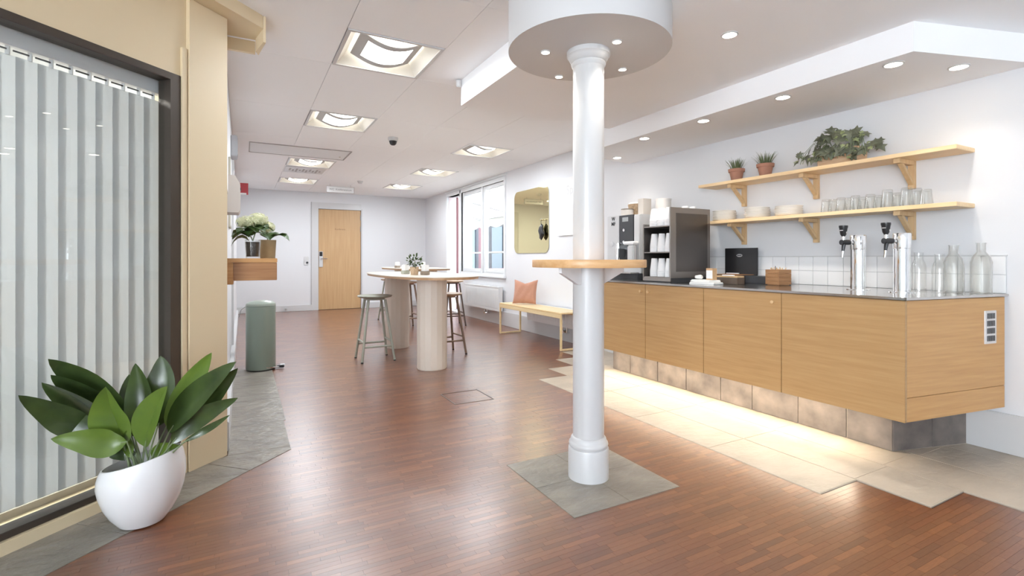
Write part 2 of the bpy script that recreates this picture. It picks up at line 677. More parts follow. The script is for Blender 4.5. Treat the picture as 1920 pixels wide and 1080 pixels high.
# ================================================================== walls
# right wall with window and door openings
wr = MB()
ZT_ = ZC + 0.35
WIN = (6.985, 8.74, 0.815, 2.285)
DOR = (8.80, 9.50, 0.0, 2.285)
wr.box(XR, XR + .22, YN, WIN[0], 0, ZT_)
wr.box(XR, XR + .22, WIN[0], WIN[1], 0, WIN[2])
wr.box(XR, XR + .22, WIN[0], DOR[1], WIN[3], ZT_)
wr.box(XR, XR + .22, WIN[1], DOR[0], 0, WIN[3])
wr.box(XR, XR + .22, DOR[1], YF + .2, 0, ZT_)
wr.box(XR + .1, XR + .22, 5, 20, ZT_, 4.3)
wr.box(XR + .1, XR + .22, YF + .2, 20, 0, ZT_)
wall_r = struct(wr.build('wall_right', wall_m))
wl = MB().box(XL - .2, XL, CXY.y + 0.04, YF + .2, 0, ZT_)
wall_l = struct(wl.build('wall_left', wall_m))
DX0, DX1, DZ = 1.36, 2.211, 2.07
wf = MB()
wf.box(XL, DX0, YF, YF + .2, 0, ZT_)
wf.box(DX1, XR, YF, YF + .2, 0, ZT_)
wf.box(DX0, DX1, YF, YF + .2, DZ, ZT_)
wf.box(DX0, DX1, YF + .12, YF + .2, 0, DZ)
wall_f = struct(wf.build('wall_far', wall_m))
# near wall behind the camera; the entrance opening is to its left
wn = MB()
wn.box(-4.4, 3.85, YN - .2, YN, 0, ZT_)
wn.box(-4.6, -4.4, YN - .2, YN + .12, 0, ZT_)
struct(wn.build('wall_near', wall_m))

# glass partition wall: beige solid parts
gl = MB()


def gbox(mb, t0, t1, n0, n1, z0, z1, bev=0):
    mb.prism(gpoly(t0, t1, n0, n1), z0, z1, bev)


# along-wall parameter of the vertical edges seen in the photograph
def t_of(px):
    # intersection of the sight line with the glass wall plan line
    a = (px - 960) / F
    dx, dy = sA + a * cA, cA - a * sA
    d = K / (dy - dx)
    return (Vector((dx * d, dy * d)) - CXY).dot(U45)


def z_at(px, py):
    a = (px - 960) / F
    dx, dy = sA + a * cA, cA - a * sA
    d = K / (dy - dx)
    return CAMH - (py - 485) * d / F


TFR = t_of(337)      # right outer edge of the frame
TC = t_of(420)       # column's right arris
ZG1 = z_at(330, 140)  # top of the frame
ZG0 = z_at(185, 936)  # bottom of the frame
GL = 5.6
gbox(gl, 0.0, GL, -.16, 0.0, ZG1, ZT_)
gbox(gl, 0.0, GL, -.16, 0.0, 0, max(ZG0 - .0, .03))
gbox(gl, 0.0, TFR, -.16, 0.0, 0, ZG1 + .01)
wall_g = struct(gl.build('wall_glass', beige_m))
# column casing proud of the wall and its slim trim
cb = MB()
gbox(cb, max(TC, -.02), t_of(349), 0.0, .022, 0, ZC - .07, .003)
cc = cb.build('column_casing', beige_m, wall_g)
tb = MB()
gbox(tb, t_of(347), t_of(338), 0.0, .014, 0, z_at(342, 90), .002)
tb.build('trim_strip', beige_m, wall_g)
sb = MB()
gbox(sb, t_of(338), GL, 0.0, .02, 0.0, ZG0 - .002, .002)
sb.build('sill_board', beige_m, wall_g)
# cornice running over the glass wall and past the corner
cn = MB()
ZCN = 2.33
e0 = gw(GL, .0)
e1 = gw(GL, .117)
endx = 0.10
yb = 3.29
# plan polygon of the cornice: ends on a line parallel to the far wall
pA = (endx, endx + K - .117 * math.sqrt(2))
pB = (endx - .02, yb)
cn.prism([e0, e1, pA, pB, (XL, yb), gw(0, 0)], ZCN, ZC + .02)
cn.build('cornice', beige_m, wall_g)
cv = MB()
cv.box(XL + .001, endx - .035, yb + .006, yb + .03, ZCN - .075, ZCN - .006)
cv.build('cornice_fascia', beige_m, wall_g)
cf = MB()
cf.prism([(endx - .034, yb - .02), (endx + .001, pA[1]), (endx + .014, pA[1] + .004), (endx - .018, yb + .03)], ZCN - .075, ZC)
cf.build('cornice_end', beige_m, wall_g)

# the big interior window: frame, pane, blinds
wg = thing('window_1', 'large fixed pane in a dark bronze frame with white vertical blinds', 'window')
del wg['label'], wg['category']
wg['kind'] = 'structure'
FT = .034
fr = MB()
gbox(fr, TFR, TFR + .052, -.07, .006, ZG0, ZG1, .002)
gbox(fr, TFR + .052, GL, -.07, .006, ZG1 - FT, ZG1, .002)
gbox(fr, TFR + .052, GL, -.07, .006, ZG0, ZG0 + .026, .002)
fr.build('window_frame', frame_m, wg)
pn = MB()
gbox(pn, TFR + .05, GL, -.036, -.03, ZG0 + .02, ZG1 - FT + .004)
pn.build('pane', pane2_m, wg)
bl = thing('vertical_blind', 'closed white vertical blind of wide fabric slats behind the dark-framed glass', 'blind')
hd = MB()
gbox(hd, TFR + .003, GL, -.135, -.085, ZG1 - FT - .055, ZG1 - .002, .003)
hd.build('headrail', whitematte_m, bl)
ch = MB()
t = TFR + .049
ZB0, ZB1 = ZG0 + .055, ZG1 - FT - .085
while t < GL - .1:
    s_ = MB()
    off = .0035
    # slightly bowed overlapping slats
    P = []
    for i in range(5):
        f = i / 4
        P.append(gw(t - .046 + .092 * f, -.112 + off * (2 * f - 1) + .002 * math.sin(PI * f)))
    bm = s_.bm
    lo = [bm.verts.new((p[0], p[1], ZB0)) for p in P]
    hi = [bm.verts.new((p[0], p[1], ZB1)) for p in P]
    for i in range(4):
        bm.faces.new((lo[i], lo[i + 1], hi[i + 1], hi[i]))
    so = s_.build('slat', blind_m, bl)
    so.modifiers.new('thick', 'SOLIDIFY').thickness = .0012
    hk = MB()
    p = gw(t, -.108)
    hk.box(p[0] - .006, p[0] + .006, p[1] - .006, p[1] + .006, ZB1 - .002, ZB1 + .031)
    hk.build('slat_hook', whitematte_m, bl)
    sg_ = MB()
    gbox(sg_, t + .010, t + .060, -.098, -.094, ZB1 + .012, ZB1 + .018)
    sg_.build('spacer_chain', dgrey_m, bl)
    t += .070
# room behind the partition
ofl = MB()
ofl.prism([gw(.1, -.16), gw(GL, -.16), gw(GL, -3.2), gw(.1, -3.2)], -.1, 0.0)
struct(ofl.build('floor_1', slate2_m))
ofc = MB()
ofc.prism([gw(0, -.16), gw(GL, -.16), gw(GL, -3.2), gw(0, -3.2)], ZC + .05, ZC + .15)
struct(ofc.build('ceiling_1', ceil_m))
ofw = MB()
ofw.prism([gw(.0, -3.2), gw(GL, -3.2), gw(GL, -3.3), gw(.0, -3.3)], 0, ZC + .15)
ofw.prism([gw(-.1, -.16), gw(0.0, -.16), gw(0.0, -3.3), gw(-.1, -3.3)], 0, ZC + .15)
ofw.prism([gw(GL, 0), gw(GL + .12, 0), gw(GL + .12, -3.3), gw(GL, -3.3)], 0, ZC + .15)
struct(ofw.build('wall_office', wall_m))
osl = MB()
gbox(osl, .1, GL, -.40, -.16, 0, ZG0 + .03)
struct(osl.build('trim_1', mat('ledge_beige', (.42, .37, .30), .6)))

# baseboards
bb = MB().box(XL, XL + .035, CXY.y + .06, 9.9, 0, .16, .004)
struct(bb.build('baseboard_left', white_m))
bb = MB()
bb.box(XR - .018, XR, YN, 8.74, 0, .215, .004)
bb.box(XR - .018, XR, 9.5, YF, 0, .12, .004)
struct(bb.build('baseboard_right', white_m))
bb = MB()
bb.box(XL, DX0 - .12, YF - .018, YF, 0, .12, .004)
bb.box(DX1 + .10, XR, YF - .018, YF, 0, .12, .004)
struct(bb.build('baseboard_far', white_m))

# ================================================================== ceiling
LX = [(0.54, 1.15), (2.35, 2.945)]
LY = {0: [(3.03, 3.64), (4.85, 5.45), (7.27, 7.88), (9.08, 9.69)], 1: [(5.43, 6.02), (7.2, 7.8), (8.98, 9.55)]}
cl = MB().box(-6, XR + .2, YN, YF + .2, ZC + .13, ZC + .25)
ceil = struct(cl.build('ceiling', ceil_m))
struct(MB().box(-4.5, XR, YN, -.1, .0005, .006).build('floor_3', mat('pale_bounce_floor', (.70, .70, .69), .5)))  # unseen pale floor behind the camera, added to bounce daylight onto the ceilings
struct(MB().box(-12, -4.6, -9, 4, -.12, -.01).build('floor_4', mat('entrance_paving', (.62, .63, .64), .8)))
# suspended boards
gx = [XL, 0.54, 1.15, 1.755, 2.35, 2.945, XR]
gy = [-0.02 + .61 * i for i in range(6)]
gy = [round(3.03 + .607 * i, 3) for i in range(-5, 13)] + [YF]
gyb = [round(5.43 + .593 * i, 3) for i in range(-3, 9)] + [YF]
bed = MB()


def is_light(ci, y0, y1):
    k = {1: 0, 4: 1}.get(ci)
    if k is None:
        return False
    yc = (y0 + y1) / 2
    return any(a < yc < b for a, b in LY[k])


for ci in range(6):
    ys = gyb if ci >= 3 else gy
    run = None
    x0, x1 = gx[ci], gx[ci + 1]
    lim = 3.51 if ci >= 3 else 0.0
    for j in range(len(ys) - 1):
        y0, y1 = ys[j], ys[j + 1]
        if y1 <= lim + .05:
            continue
        y0 = max(y0, lim)
        if is_light(ci, y0, y1):
            if run:
                MB().box(x0 + .0015, x1 - .0015, run[0] + .0015, run[1] - .0015, ZC, ZC + .018).build('ceiling_board', tile_ceil_m, ceil)
                run = None
            continue
        if run and (run[1] - run[0]) < .7:
            run = (run[0], y1)
            MB().box(x0 + .0015, x1 - .0015, run[0] + .0015, run[1] - .0015, ZC, ZC + .018).build('ceiling_board', tile_ceil_m, ceil)
            run = None
        elif run is None:
            run = (y0, y1)
    if run:
        MB().box(x0 + .0015, x1 - .0015, run[0] + .0015, run[1] - .0015, ZC, ZC + .018).build('ceiling_board', tile_ceil_m, ceil)
# runners above the joints so no dark void shows through
rn = MB()
for x in gx:
    rn.box(x - .012, x + .012, 0.0, YF, ZC + .006, ZC + .03)
for y in gy:
    if y > 0:
        rn.box(XL, 2.35, y - .012, y + .012, ZC + .006, ZC + .03)
rn.build('ceiling_runner', joint_m, ceil)
MB().box(-6, 1.455, YN, 0.0, ZC, ZC + .02).build('ceiling_slab', ceil_m, ceil)
MB().box(-3.5, XL + .0, 0.0, 3.07, ZC, ZC + .02).build('ceiling_slab', ceil_m, ceil)
# lowered plaster ceiling with its step
MB().box(1.455, XR, YN, 3.51, ZL, ZC + .03).build('lowered_ceiling', ceil_m, ceil)
# soffit above the counter
MB().prism([(2.878, 1.215), (XR, 0.985), (XR, 4.10), (2.878, 3.95)], ZS, ZC + .02).build('counter_soffit', ceil_m, ceil)
# drum round the pillar head
PXY = (1.469, 1.948)
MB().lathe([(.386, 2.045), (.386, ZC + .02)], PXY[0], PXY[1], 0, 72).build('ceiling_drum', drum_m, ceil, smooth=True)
# small white sensor hump at the end of the step
tag(MB().lathe([(0, 0), (.014, .003), (.02, .012), (.02, .05)], 1.43, 3.5, 2.34, 16).build('ceiling_sensor', white_m, None, True),
    'tiny white sensor on the end of the ceiling step', 'sensor')


# ceiling lights
def ceiling_light(cx, cy, label, w=.60):
    t_ = thing('ceiling_light', label, 'ceiling light', (cx, cy, ZC), 0, 'square recessed ceiling lights')
    h = w / 2
    m = MB()
    for a in ((-h, h, -h, -h + .02), (-h, h, h - .02, h), (-h, -h + .02, -h + .02, h - .02), (h - .02, h, -h + .02, h - .02)):
        m.box(a[0], a[1], a[2], a[3], -.006, .012)
    m.build('frame', white_m, t_)
    # sloped tray
    m = MB()
    bm = m.bm
    o_ = h - .02
    i_ = h - .10
    ro = [bm.verts.new(p) for p in ((-o_, -o_, 0), (o_, -o_, 0), (o_, o_, 0), (-o_, o_, 0))]
    ri = [bm.verts.new(p) for p in ((-i_, -i_, .085), (i_, -i_, .085), (i_, i_, .085), (-i_, i_, .085))]
    for k in range(4):
        bm.faces.new((ro[k], ri[k], ri[(k + 1) % 4], ro[(k + 1) % 4]))
    bm.faces.new(ri)
    m.build('reflector', mat_refl, t_)

    # bowed grey shade with luminous centre
    def bow(x):
        return .052 - .062 * math.cos(x / .2 * PI / 2)

    def sheet(x0, x1, y0, y1, n, off=0):
        mm = MB()
        bb_ = mm.bm
        A = [[bb_.verts.new((x0 + (x1 - x0) * i / n, yy, bow(x0 + (x1 - x0) * i / n) + zz + off)) for i in range(n + 1)] for yy, zz in ((y0, 0), (y1, 0), (y1, .004), (y0, .004))]
        for r_ in range(4):
            for i in range(n):
                bb_.faces.new((A[r_][i], A[r_][i + 1], A[(r_ + 1) % 4][i + 1], A[(r_ + 1) % 4][i]))
        bb_.faces.new([A[r_][0] for r_ in range(4)])
        bb_.faces.new([A[r_][n] for r_ in range(4)][::-1])
        return mm

    sh = MB()
    f = sheet(-.2, .2, -.185, -.125, 14)
    f.build('shade', greyp_m, t_, True)
    sheet(-.2, .2, .125, .185, 14).build('shade', greyp_m, t_, True)
    sheet(-.2, -.145, -.125, .125, 4).build('shade', greyp_m, t_, True)
    sheet(.145, .2, -.125, .125, 4).build('shade', greyp_m, t_, True)
    sheet(-.145, .145, -.125, .125, 12, .002).build('diffuser', glow_m, t_, True)
    return t_


mat_refl = mat('reflector_white', (0.86, 0.84, 0.76), 0.4)
protoL = None
names = {(0, 0): 'nearest recessed square ceiling light, beside the ceiling step',
         (0, 1): 'second recessed square ceiling light in the left row',
         (0, 2): 'third square ceiling light in the left row, directly before the air grille',
         (0, 3): 'farthest square ceiling light in the left row, beyond the air grille',
         (1, 0): 'nearest square ceiling light of the right row, before the windows',
         (1, 1): 'middle square ceiling light of the right row',
         (1, 2): 'farthest square ceiling light of the right row, near the far wall'}
for k in (0, 1):
    for j, (a, b) in enumerate(LY[k]):
        cx = (LX[k][0] + LX[k][1]) / 2
        cy = (a + b) / 2
        if protoL is None:
            protoL = ceiling_light(cx, cy, names[(k, j)])
        else:
            dup(protoL, (cx, cy, ZC), None, names[(k, j)])
        lamp('panel_light', 'AREA', (cx, cy, ZC - .04), 9.5, (.86, .93, 1.0), .56, .56, (0, 0, 0))

# access panel in the ceiling and the air grille
ap = thing('access_panel', 'long flat access panel in the far ceiling before the third left light', 'panel', (0.64, 6.80, ZC))
MB().box(-.56, .56, -.29, .29, -.006, 0.0, .002).build('panel', mat('panel_grey', (0.80, 0.82, 0.83), .6), ap)
m = MB()
for a in ((-.575, .575, -.305, -.293), (-.575, .575, .293, .305), (-.575, -.563, -.293, .293), (.563, .575, -.293, .293)):
    m.box(a[0], a[1], a[2], a[3], -.009, 0)
m.build('frame', joint_m, ap)
m = MB().lathe([(.012, -.009), (.012, -.004)], .49, .1, 0, 12)
m.build('lock', steel_m, ap)
ag = thing('air_grille', 'slotted white air diffuser in the ceiling between the two farthest left lights', 'vent', (0.83, 8.19, ZC))
MB().box(-.28, .28, -.26, .26, -.008, 0, .002).build('plate', white_m, ag)
for i in range(10):
    MB().box(-.22 + i * .047, -.195 + i * .047, -.07 + .1 * (i % 2) - .05, .07 + .05 * (i % 3), -.011, -.0075).build('slot', joint_m, ag)

# security camera dome
sd = thing('dome_camera', 'small dark dome camera under the ceiling between the light rows', 'camera', (1.476, 5.535, ZC))
MB().lathe([(.055, 0), (.055, -.03), (.048, -.04), (0, -.04)][::-1], 0, 0, 0, 28).build('housing', white_m, sd, True)
MB().lathe([(0, -.088), (.02, -.085), (.036, -.07), (.044, -.04)], 0, 0, 0, 28, False).build('dome', black_m, sd, True)
sm = thing('smoke_detector', 'round white smoke detector on the far ceiling beside the hanging sign', 'detector', (1.80, 8.9, ZC))
MB().lathe([(0, -.045), (.03, -.043), (.045, -.02), (.05, 0)], 0, 0, 0, 24).build('housing', white_m, sm, True)

# hanging sign
sg = thing('hanging_sign', 'white hanging direction sign with small grey lettering before the far door', 'sign', (1.57, 9.5, 2.305))
MB().box(-.235, .235, -.008, .008, -.052, .052, .002).build('plate', whitematte_m, sg)
m = MB()
for a in ((-.242, .242, .052, .057), (-.242, .242, -.057, -.052), (-.242, -.236, -.057, .057), (.236, .242, -.057, .057)):
    m.box(a[0], a[1], -.010, .010, a[2], a[3])
m.build('frame', joint_m, sg)
for xx in (-.18, .18):
    MB().tube([(xx, 0, .055), (xx, 0, ZC - 2.305)], .003, 6).build('rod', steel_m, sg)
text('lettering', 'WC  Konferensrum', .048, mat('sign_grey', (.28, .28, .28), .6), sg, (0, -.0095, 0), (R(90), 0, 0))

# ================================================================== far door
dr = thing('door_1', 'x', 'x')
del dr['label'], dr['category']
dr['kind'] = 'structure'
MB().box(DX0 + .004, DX1 - .004, YF + .012, YF + .055, .006, DZ - .004, .002).build('door_leaf', oakdoor_m, dr)
m = MB()
m.box(DX0 - .13, DX0, YF - .016, YF + .012, 0, DZ + .13, .002)
m.box(DX1, DX1 + .03, YF - .010, YF + .012, 0, DZ + .03, .002)
m.box(DX0, DX1, YF - .016, YF + .012, DZ, DZ + .13, .002)
m.build('door_frame', white_m, dr)
m = MB()
m.box(DX0 - .137, DX0 - .131, YF - .020, YF, .12, DZ + .13)
m.build('door_frame_shadow_strip', joint_m, dr)
hl = MB().box(DX0 + .012, DX0 + .085, YF - .014, YF + .012, .88, 1.20, .004).build('lock_plate', silver_m, dr)
MB().box(DX0 + .02, DX0 + .077, YF - .020, YF - .013, 1.10, 1.19, .003).build('card_reader', black_m, hl)
MB().tube([(DX0 + .045, YF - .014, 1.05), (DX0 + .045, YF - .055, 1.05), (DX0 + .165, YF - .055, 1.05)], .009, 10).build('door_handle', chrome_m, dr, True)
for z in (1.62, 1.86, .28):
    MB().tube([(DX1 - .012, YF - .002, z), (DX1 - .012, YF - .002, z + .11)], .009, 8).build('hinge', steel_m, dr, True)
text('door_lettering', 'Konferens', .05, mat('engraved_brown', srgb(140, 105, 70), .6), dr, ((DX0 + DX1) / 2, YF + .0105, 1.66), (R(90), 0, 0))
sw = thing('wall_switch', 'small grey switch plate on the far wall left of the wooden door', 'switch', (1.13, YF, 1.005))
MB().box(-.045, .045, -.014, 0, -.085, .085, .004).build('plate', silver_m, sw)
MB().lathe([(0, 0), (.022, 0), (.022, .01), (0, .01)], 0, 0, 0, 16).build('button', dgrey_m, sw, True, loc=(.015, -.012, -.035)).rotation_euler = (R(90), 0, 0)
MB().lathe([(0, 0), (.03, 0), (.03, .008), (.012, .03), (0, .03)], 0, 0, 0, 16)
dstop = MB().lathe([(.02, 0), (.02, .02), (.012, .045), (0, .045)], 0, 0, 0, 16)
dso = dstop.build('door_stop', steel_m, None, True)
dso.location = (.75, YF - .018, .05)
dso.rotation_euler = (R(90), 0, 0)
tag(dso, 'small round metal door stop low on the far baseboard', 'door stop')

# ================================================================== right windows
wt = thing('window_2', 'x', 'x')
del wt['label'], wt['category']
wt['kind'] = 'structure'
Y0, Y1, Z0, Z1 = WIN
m = MB()
m.box(XR - .02, XR + .10, Y0 - .05, Y0, Z0 - .05, Z1 + .06, .003)
m.box(XR - .02, XR + .10, Y1, DOR[0], 0.0, Z1 + .06, .003)
m.box(XR - .02, XR + .10, Y0, DOR[1], Z1, Z1 + .06, .003)
m.box(XR - .02, XR + .10, Y0, Y1, Z0 - .05, Z0, .003)
m.box(XR - .005, XR + .10, 7.80, 7.86, Z0, Z1, .003)
m.build('window_frame', trimw_m, wt)
MB().box(XR - .045, XR + .02, Y0 - .06, Y1 + .02, Z0 - .075, Z0 - .048, .004).build('window_sill', trimw_m, wt)
for (a, b) in ((Y0, 7.80), (7.86, Y1)):
    m = MB()
    m.box(XR + .02, XR + .075, a + .004, a + .055, Z0, Z1, .003)
    m.box(XR + .02, XR + .075, b - .085, b - .004, Z0, Z1, .003)
    m.box(XR + .02, XR + .075, a + .055, b - .085, Z0, Z0 + .06, .003)
    m.box(XR + .02, XR + .075, a + .055, b - .085, Z1 - .06, Z1, .003)
    m.build('sash', trimw_m, wt)
    MB().box(XR + .045, XR + .051, a + .05, b - .08, Z0 + .055, Z1 - .055).build('pane', pane_m, wt)
# thin roller cassette line above the windows
MB().box(XR - .012, XR, 6.9, 9.6, 2.36, 2.39, .002).build('curtain_rail', trimw_m, wt)
d2 = thing('door_2', 'x', 'x')
del d2['label'], d2['category']
d2['kind'] = 'structure'
m = MB()
m.box(XR - .02, XR + .10, DOR[1] - .05, DOR[1], 0, Z1, .003)
m.box(XR - .01, XR + .10, DOR[0], DOR[1] - .05, 0, .03, .003)
m.build('door_frame', trimw_m, d2)
# leaf standing open into the street, hinged at its far edge
MB().box(XR + .26, XR + .30, DOR[1] + .02, DOR[1] + .70, .04, Z1 - .02, .003).build('door_leaf', pinkish_m, d2)
MB().box(XR + .02, XR + .18, DOR[1] - .062, DOR[1] - .05, .03, Z1, .002).build('door_rebate', pinkish_m, d2)
MB().box(XR + .181, XR + .215, DOR[1] - .075, DOR[1] - .05, .03, Z1).build('gasket', redbrown_m, d2)

# outside: paving, awning, dark shop front, railing
struct(MB().box(XR + .22, 16, 3, 26, -.12, -.02).build('floor_2', asphalt_m))
aw = thing('awning', 'broad pale awning with scalloped valance outside the windows', 'awning', (0, 0, 0))
m = MB()
bm = m.bm
ax0, ax1 = 3.86, 7.4
az0, az1 = 3.80, 2.46
ay0, ay1 = 5.0, 19.0
v = [bm.verts.new(p) for p in ((ax0, ay0, az0), (ax1, ay0, az1), (ax1, ay1, az1), (ax0, ay1, az0))]
bm.faces.new(v)
ob = m.build('canopy', awning_m, aw)
ob.modifiers.new('t', 'SOLIDIFY').thickness = .01
m = MB()
n = 120
prev = None
for i in range(n + 1):
    yy = ay0 + (ay1 - ay0) * i / n
    zz = az1 - .30 - .07 * abs(math.sin(i * PI / 8))
    a = m.bm.verts.new((ax1, yy, az1))
    b = m.bm.verts.new((ax1, yy, zz))
    if prev:
        m.bm.faces.new((prev[0], a, b, prev[1]))
    prev = (a, b)
ob = m.build('valance', awning_m, aw)
ob.modifiers.new('t', 'SOLIDIFY').thickness = .006
MB().tube([(ax1 - .02, ay0, az1 - .02), (ax1 - .02, ay1, az1 - .02)], .025, 8).build('front_bar', alu_m, aw, True)
for yy in (11.5, 13.6, 16.0):
    MB().tube([(ax0, yy, 3.2), (5.6, yy + .3, 2.85), (ax1 - .05, yy, az1 - .03)], .03, 8).build('arm', alu_m, aw, True)
fc = thing('shop_front', 'dark shop front with red panels across the street outside', 'building', (9.6, 0, 0))
MB().box(0, .4, 4, 27, 0, 6).build('wall', dwall_m, fc)
for i, yy in enumerate((13.2, 15.2, 17.6, 20.4)):
    MB().box(-.06, 0, yy, yy + .55, 0, 2.6, .01).build('panel', dred_m, fc)
for i, yy in enumerate((13.9, 16.0, 18.6, 21.4)):
    w_ = MB().box(-.04, 0, yy, yy + 1.0, .5, 2.4, .01).build('window', mat_sh if i else mat('shop_glass', (.05, .085, .11), .4), fc)
    mat_sh = MATS['shop_glass']
rl = thing('street_railing', 'white horizontal railing standing outside the windows', 'railing', (5.4, 0, 0))
for z in (1.20, .72, .30):
    MB().tube([(0, 9.6, z), (0, 15.5, z)], .022, 8).build('rail', whitematte_m, rl, True)
for yy in (9.7, 11.5, 13.4, 15.3):
    MB().tube([(0, yy, -.02), (0, yy, 1.22)], .022, 8).build('post', whitematte_m, rl, True)
bx = thing('street_post', 'pale blue upright post standing outside by the glass door', 'post', (4.30, 10.5, -.02))
MB().box(-.13, .13, -.08, .08, 0, 1.15, .01).build('body', paleblue_m, bx)
MB().box(-.15, .15, -.1, .1, 1.15, 1.19, .008).build('cap', whitematte_m, bx)
pk = MB().box(-.35, .35, -.5, .5, 0, .75, .02).build('street_bench_box', mat('pink_box', (.75, .45, .48), .6))
pk.location = (7.3, 14.3, -.02)
tag(pk, 'low pink and white box in the street beyond the right-hand pane', 'box')

# ================================================================== things on the right wall
def rounded(y0, y1, z0, z1, r, n=7):
    P = []
    for cy_, cz_, a0 in ((y1 - r, z1 - r, 0), (y0 + r, z1 - r, 90), (y0 + r, z0 + r, 180), (y1 - r, z0 + r, 270)):
        for i in range(n + 1):
            a = R(a0 + 90 * i / n)
            P.append((cy_ + r * math.cos(a), cz_ + r * math.sin(a)))
    return P


mr = thing('amber_mirror', 'tall amber-tinted mirror with rounded corners on the right wall', 'mirror', (XR, 0, 0))
MB().prism_axis(rounded(5.68, 6.64, 1.13, 2.045, .10), -.012, -.006, 'x').build('mirror_glass', mirror_m, mr)
MB().prism_axis(rounded(5.70, 6.62, 1.15, 2.025, .10), -.006, -.0, 'x').build('backing', black_m, mr)
cp = thing('black_cap', 'black cloth cap hanging by its strap beside the amber mirror edge', 'cap', (XR - .004, 5.80, 1.56))
m = MB().tube([(-.014, .09, .02), (-.05, .03, .024), (-.055, -.02, .03)], .006, 8)
m.build('hook', steel_m, cp, True)
m = MB()
m.tube([(-.05, .0, .03), (-.045, .01, -.06)], .003, 6)
m.build('strap', black_m, cp)
m = MB()
bmesh.ops.create_icosphere(m.bm, subdivisions=3, radius=1)
for v in m.bm.verts:
    x_, y_, z_ = v.co
    k = 1.0 - .25 * abs(z_)
    v.co = Vector((x_ * .028 - .045, y_ * .062 * k + .015 * math.sin(5 * z_), z_ * .105 - .145 + .012 * math.sin(7 * y_)))
m.build('cloth', black_m, cp, True)
wb = thing('white_glass_board', 'white glass board with rounded corners behind the pillar', 'board', (XR, 0, 0))
MB().prism_axis(rounded(4.75, 5.505, 1.345, 2.075, .09), -.02, -.008, 'x').build('board', board_m, wb)
MB().box(-.008, 0, 4.85, 5.40, 1.45, 1.95).build('backing', greyw_m, wb)
text('lettering', 'Spla', .16, mat('faint_print', (.62, .62, .62), .5), wb, (-.0206, 5.12, 1.91), (R(90), 0, R(-90)), .0004)


def radiator(loc_y0, y1, z0, z1, label, x=XR):
    t_ = thing('radiator', label, 'radiator', (x, 0, 0))
    MB().box(-.105, -.03, loc_y0, y1, z0, z1, .008).build('panel', radi_m, t_)
    ny = int((y1 - loc_y0 - .06) / .033)
    for i in range(ny):
        yy = loc_y0 + .04 + i * .033
        MB().box(-.1085, -.104, yy, yy + .018, z0 + .05, z1 - .05, .0015).build('rib', radi_m, t_)
    m = MB()
    m.box(-.11, -.028, loc_y0 - .003, y1 + .003, z1 - .012, z1 + .004, .002)
    m.build('top_grille', radi_m, t_)
    m = MB()
    for yy in (loc_y0 + .2, y1 - .2):
        m.box(-.03, 0, yy - .02, yy + .02, z0 + .08, z1 - .08)
    m.build('bracket', radi_m, t_)
    yv = loc_y0 + .42 * (y1 - loc_y0)
    m = MB().tube([(-.02, yv, z0 - .06), (-.09, yv, z0 - .06)], .02, 10)
    m.build('valve', chrome_m, t_, True)
    m = MB()
    for dy in (-.05, .05):
        m.tube([(-.06, yv + dy, z0 + .01), (-.06, yv + dy, z0 - .07), (-.002, yv + dy, z0 - .07)], .009, 8)
    m.tube([(-.06, yv - .05, z0 - .06), (-.06, yv + .05, z0 - .06)], .012, 8)
    m.build('pipe', chrome_m, t_, True)
    return t_


radiator(6.98, 8.33, .215, .60, 'white ribbed panel radiator under the windows')
radiator(4.60, 6.10, .19, .42, 'low white ribbed radiator on the wall behind the bench')

# ================================================================== pillar
pl_ = thing('pillar', 'round white pillar with moulded base and head rising through the room', 'pillar', (PXY[0], PXY[1], 0))
MB().lathe([(.097, ZT), (.097, .14), (.094, .148), (.088, .15), (.088, .153), (.0925, .156), (.0945, .163), (.0925, .171), (.088, .176), (.086, .18), (.084, .19), (.079, .197), (.0746, .2)], n=56).build('base', white_m, pl_, True)
MB().lathe([(.0746, .198), (.0746, 1.97)], n=56).build('shaft', white_m, pl_, True)
MB().lathe([(.0746, 1.968), (.08, 1.975), (.083, 1.985), (.080, 1.992), (.086, 1.996), (.094, 2.012), (.098, 2.02), (.104, 2.024), (.104, 2.045)], n=56).build('head', white_m, pl_, True)
# ring table
rt = thing('pillar_shelf', 'round oak standing shelf fixed round the white pillar', 'table', (PXY[0], PXY[1], 0))
ring = MB().lathe([(.0765, 1.009), (.270, 1.009), (.2715, 1.012), (.2715, 1.042), (.270, 1.045), (.0765, 1.045), (.0765, 1.009)], n=72, caps=False)
ring.build('top', mat('ring_oak', srgb(222, 180, 130), .35, c2=srgb(208, 160, 108), vscale=3, stretch=(3, 12, 18)), rt, True)


def bracket(dx, dy):
    a = math.atan2(dy, dx)
    m = MB()
    P = [(.076, .928), (.098, .928), (.235, .985), (.235, 1.009), (.076, 1.009)]
    m.prism_axis(P, -.009, .009, 'y')
    o_ = m.build('bracket', whitematte_m, rt)
    o_.rotation_euler = (0, 0, a)


bracket(-.934, -.354)
bracket(.97, .10)
bracket(.0, 1.0)

# ================================================================== counter
YS = [1.23, 1.863, 2.435, 3.007, 3.579]
XC = 2.83
ZB, ZTOP = .255, .848
YE = lambda x: 1.23 - (x - XC) * .15      # slanted end line
CU = 'oak cabinet unit'
labs = ['near end oak cabinet unit of the counter, with slanted end panel and vent grille',
        'second oak cabinet unit of the counter from its near end',
        'third oak cabinet unit of the counter from its near end',
        'oak cabinet unit of the counter right beside the white pillar']


def knob(parent, y, z):
    m = MB().lathe([(0, 0), (.008, .002), (.009, .008), (.006, .02), (.006, .03)][::-1], 0, 0, 0, 14)
    o_ = m.build('knob', pinedark_m, parent, True, loc=(XC - .021, y, z))
    o_.rotation_euler = (0, R(90), 0)
    o_.scale = (1, 1, 1)
    return o_


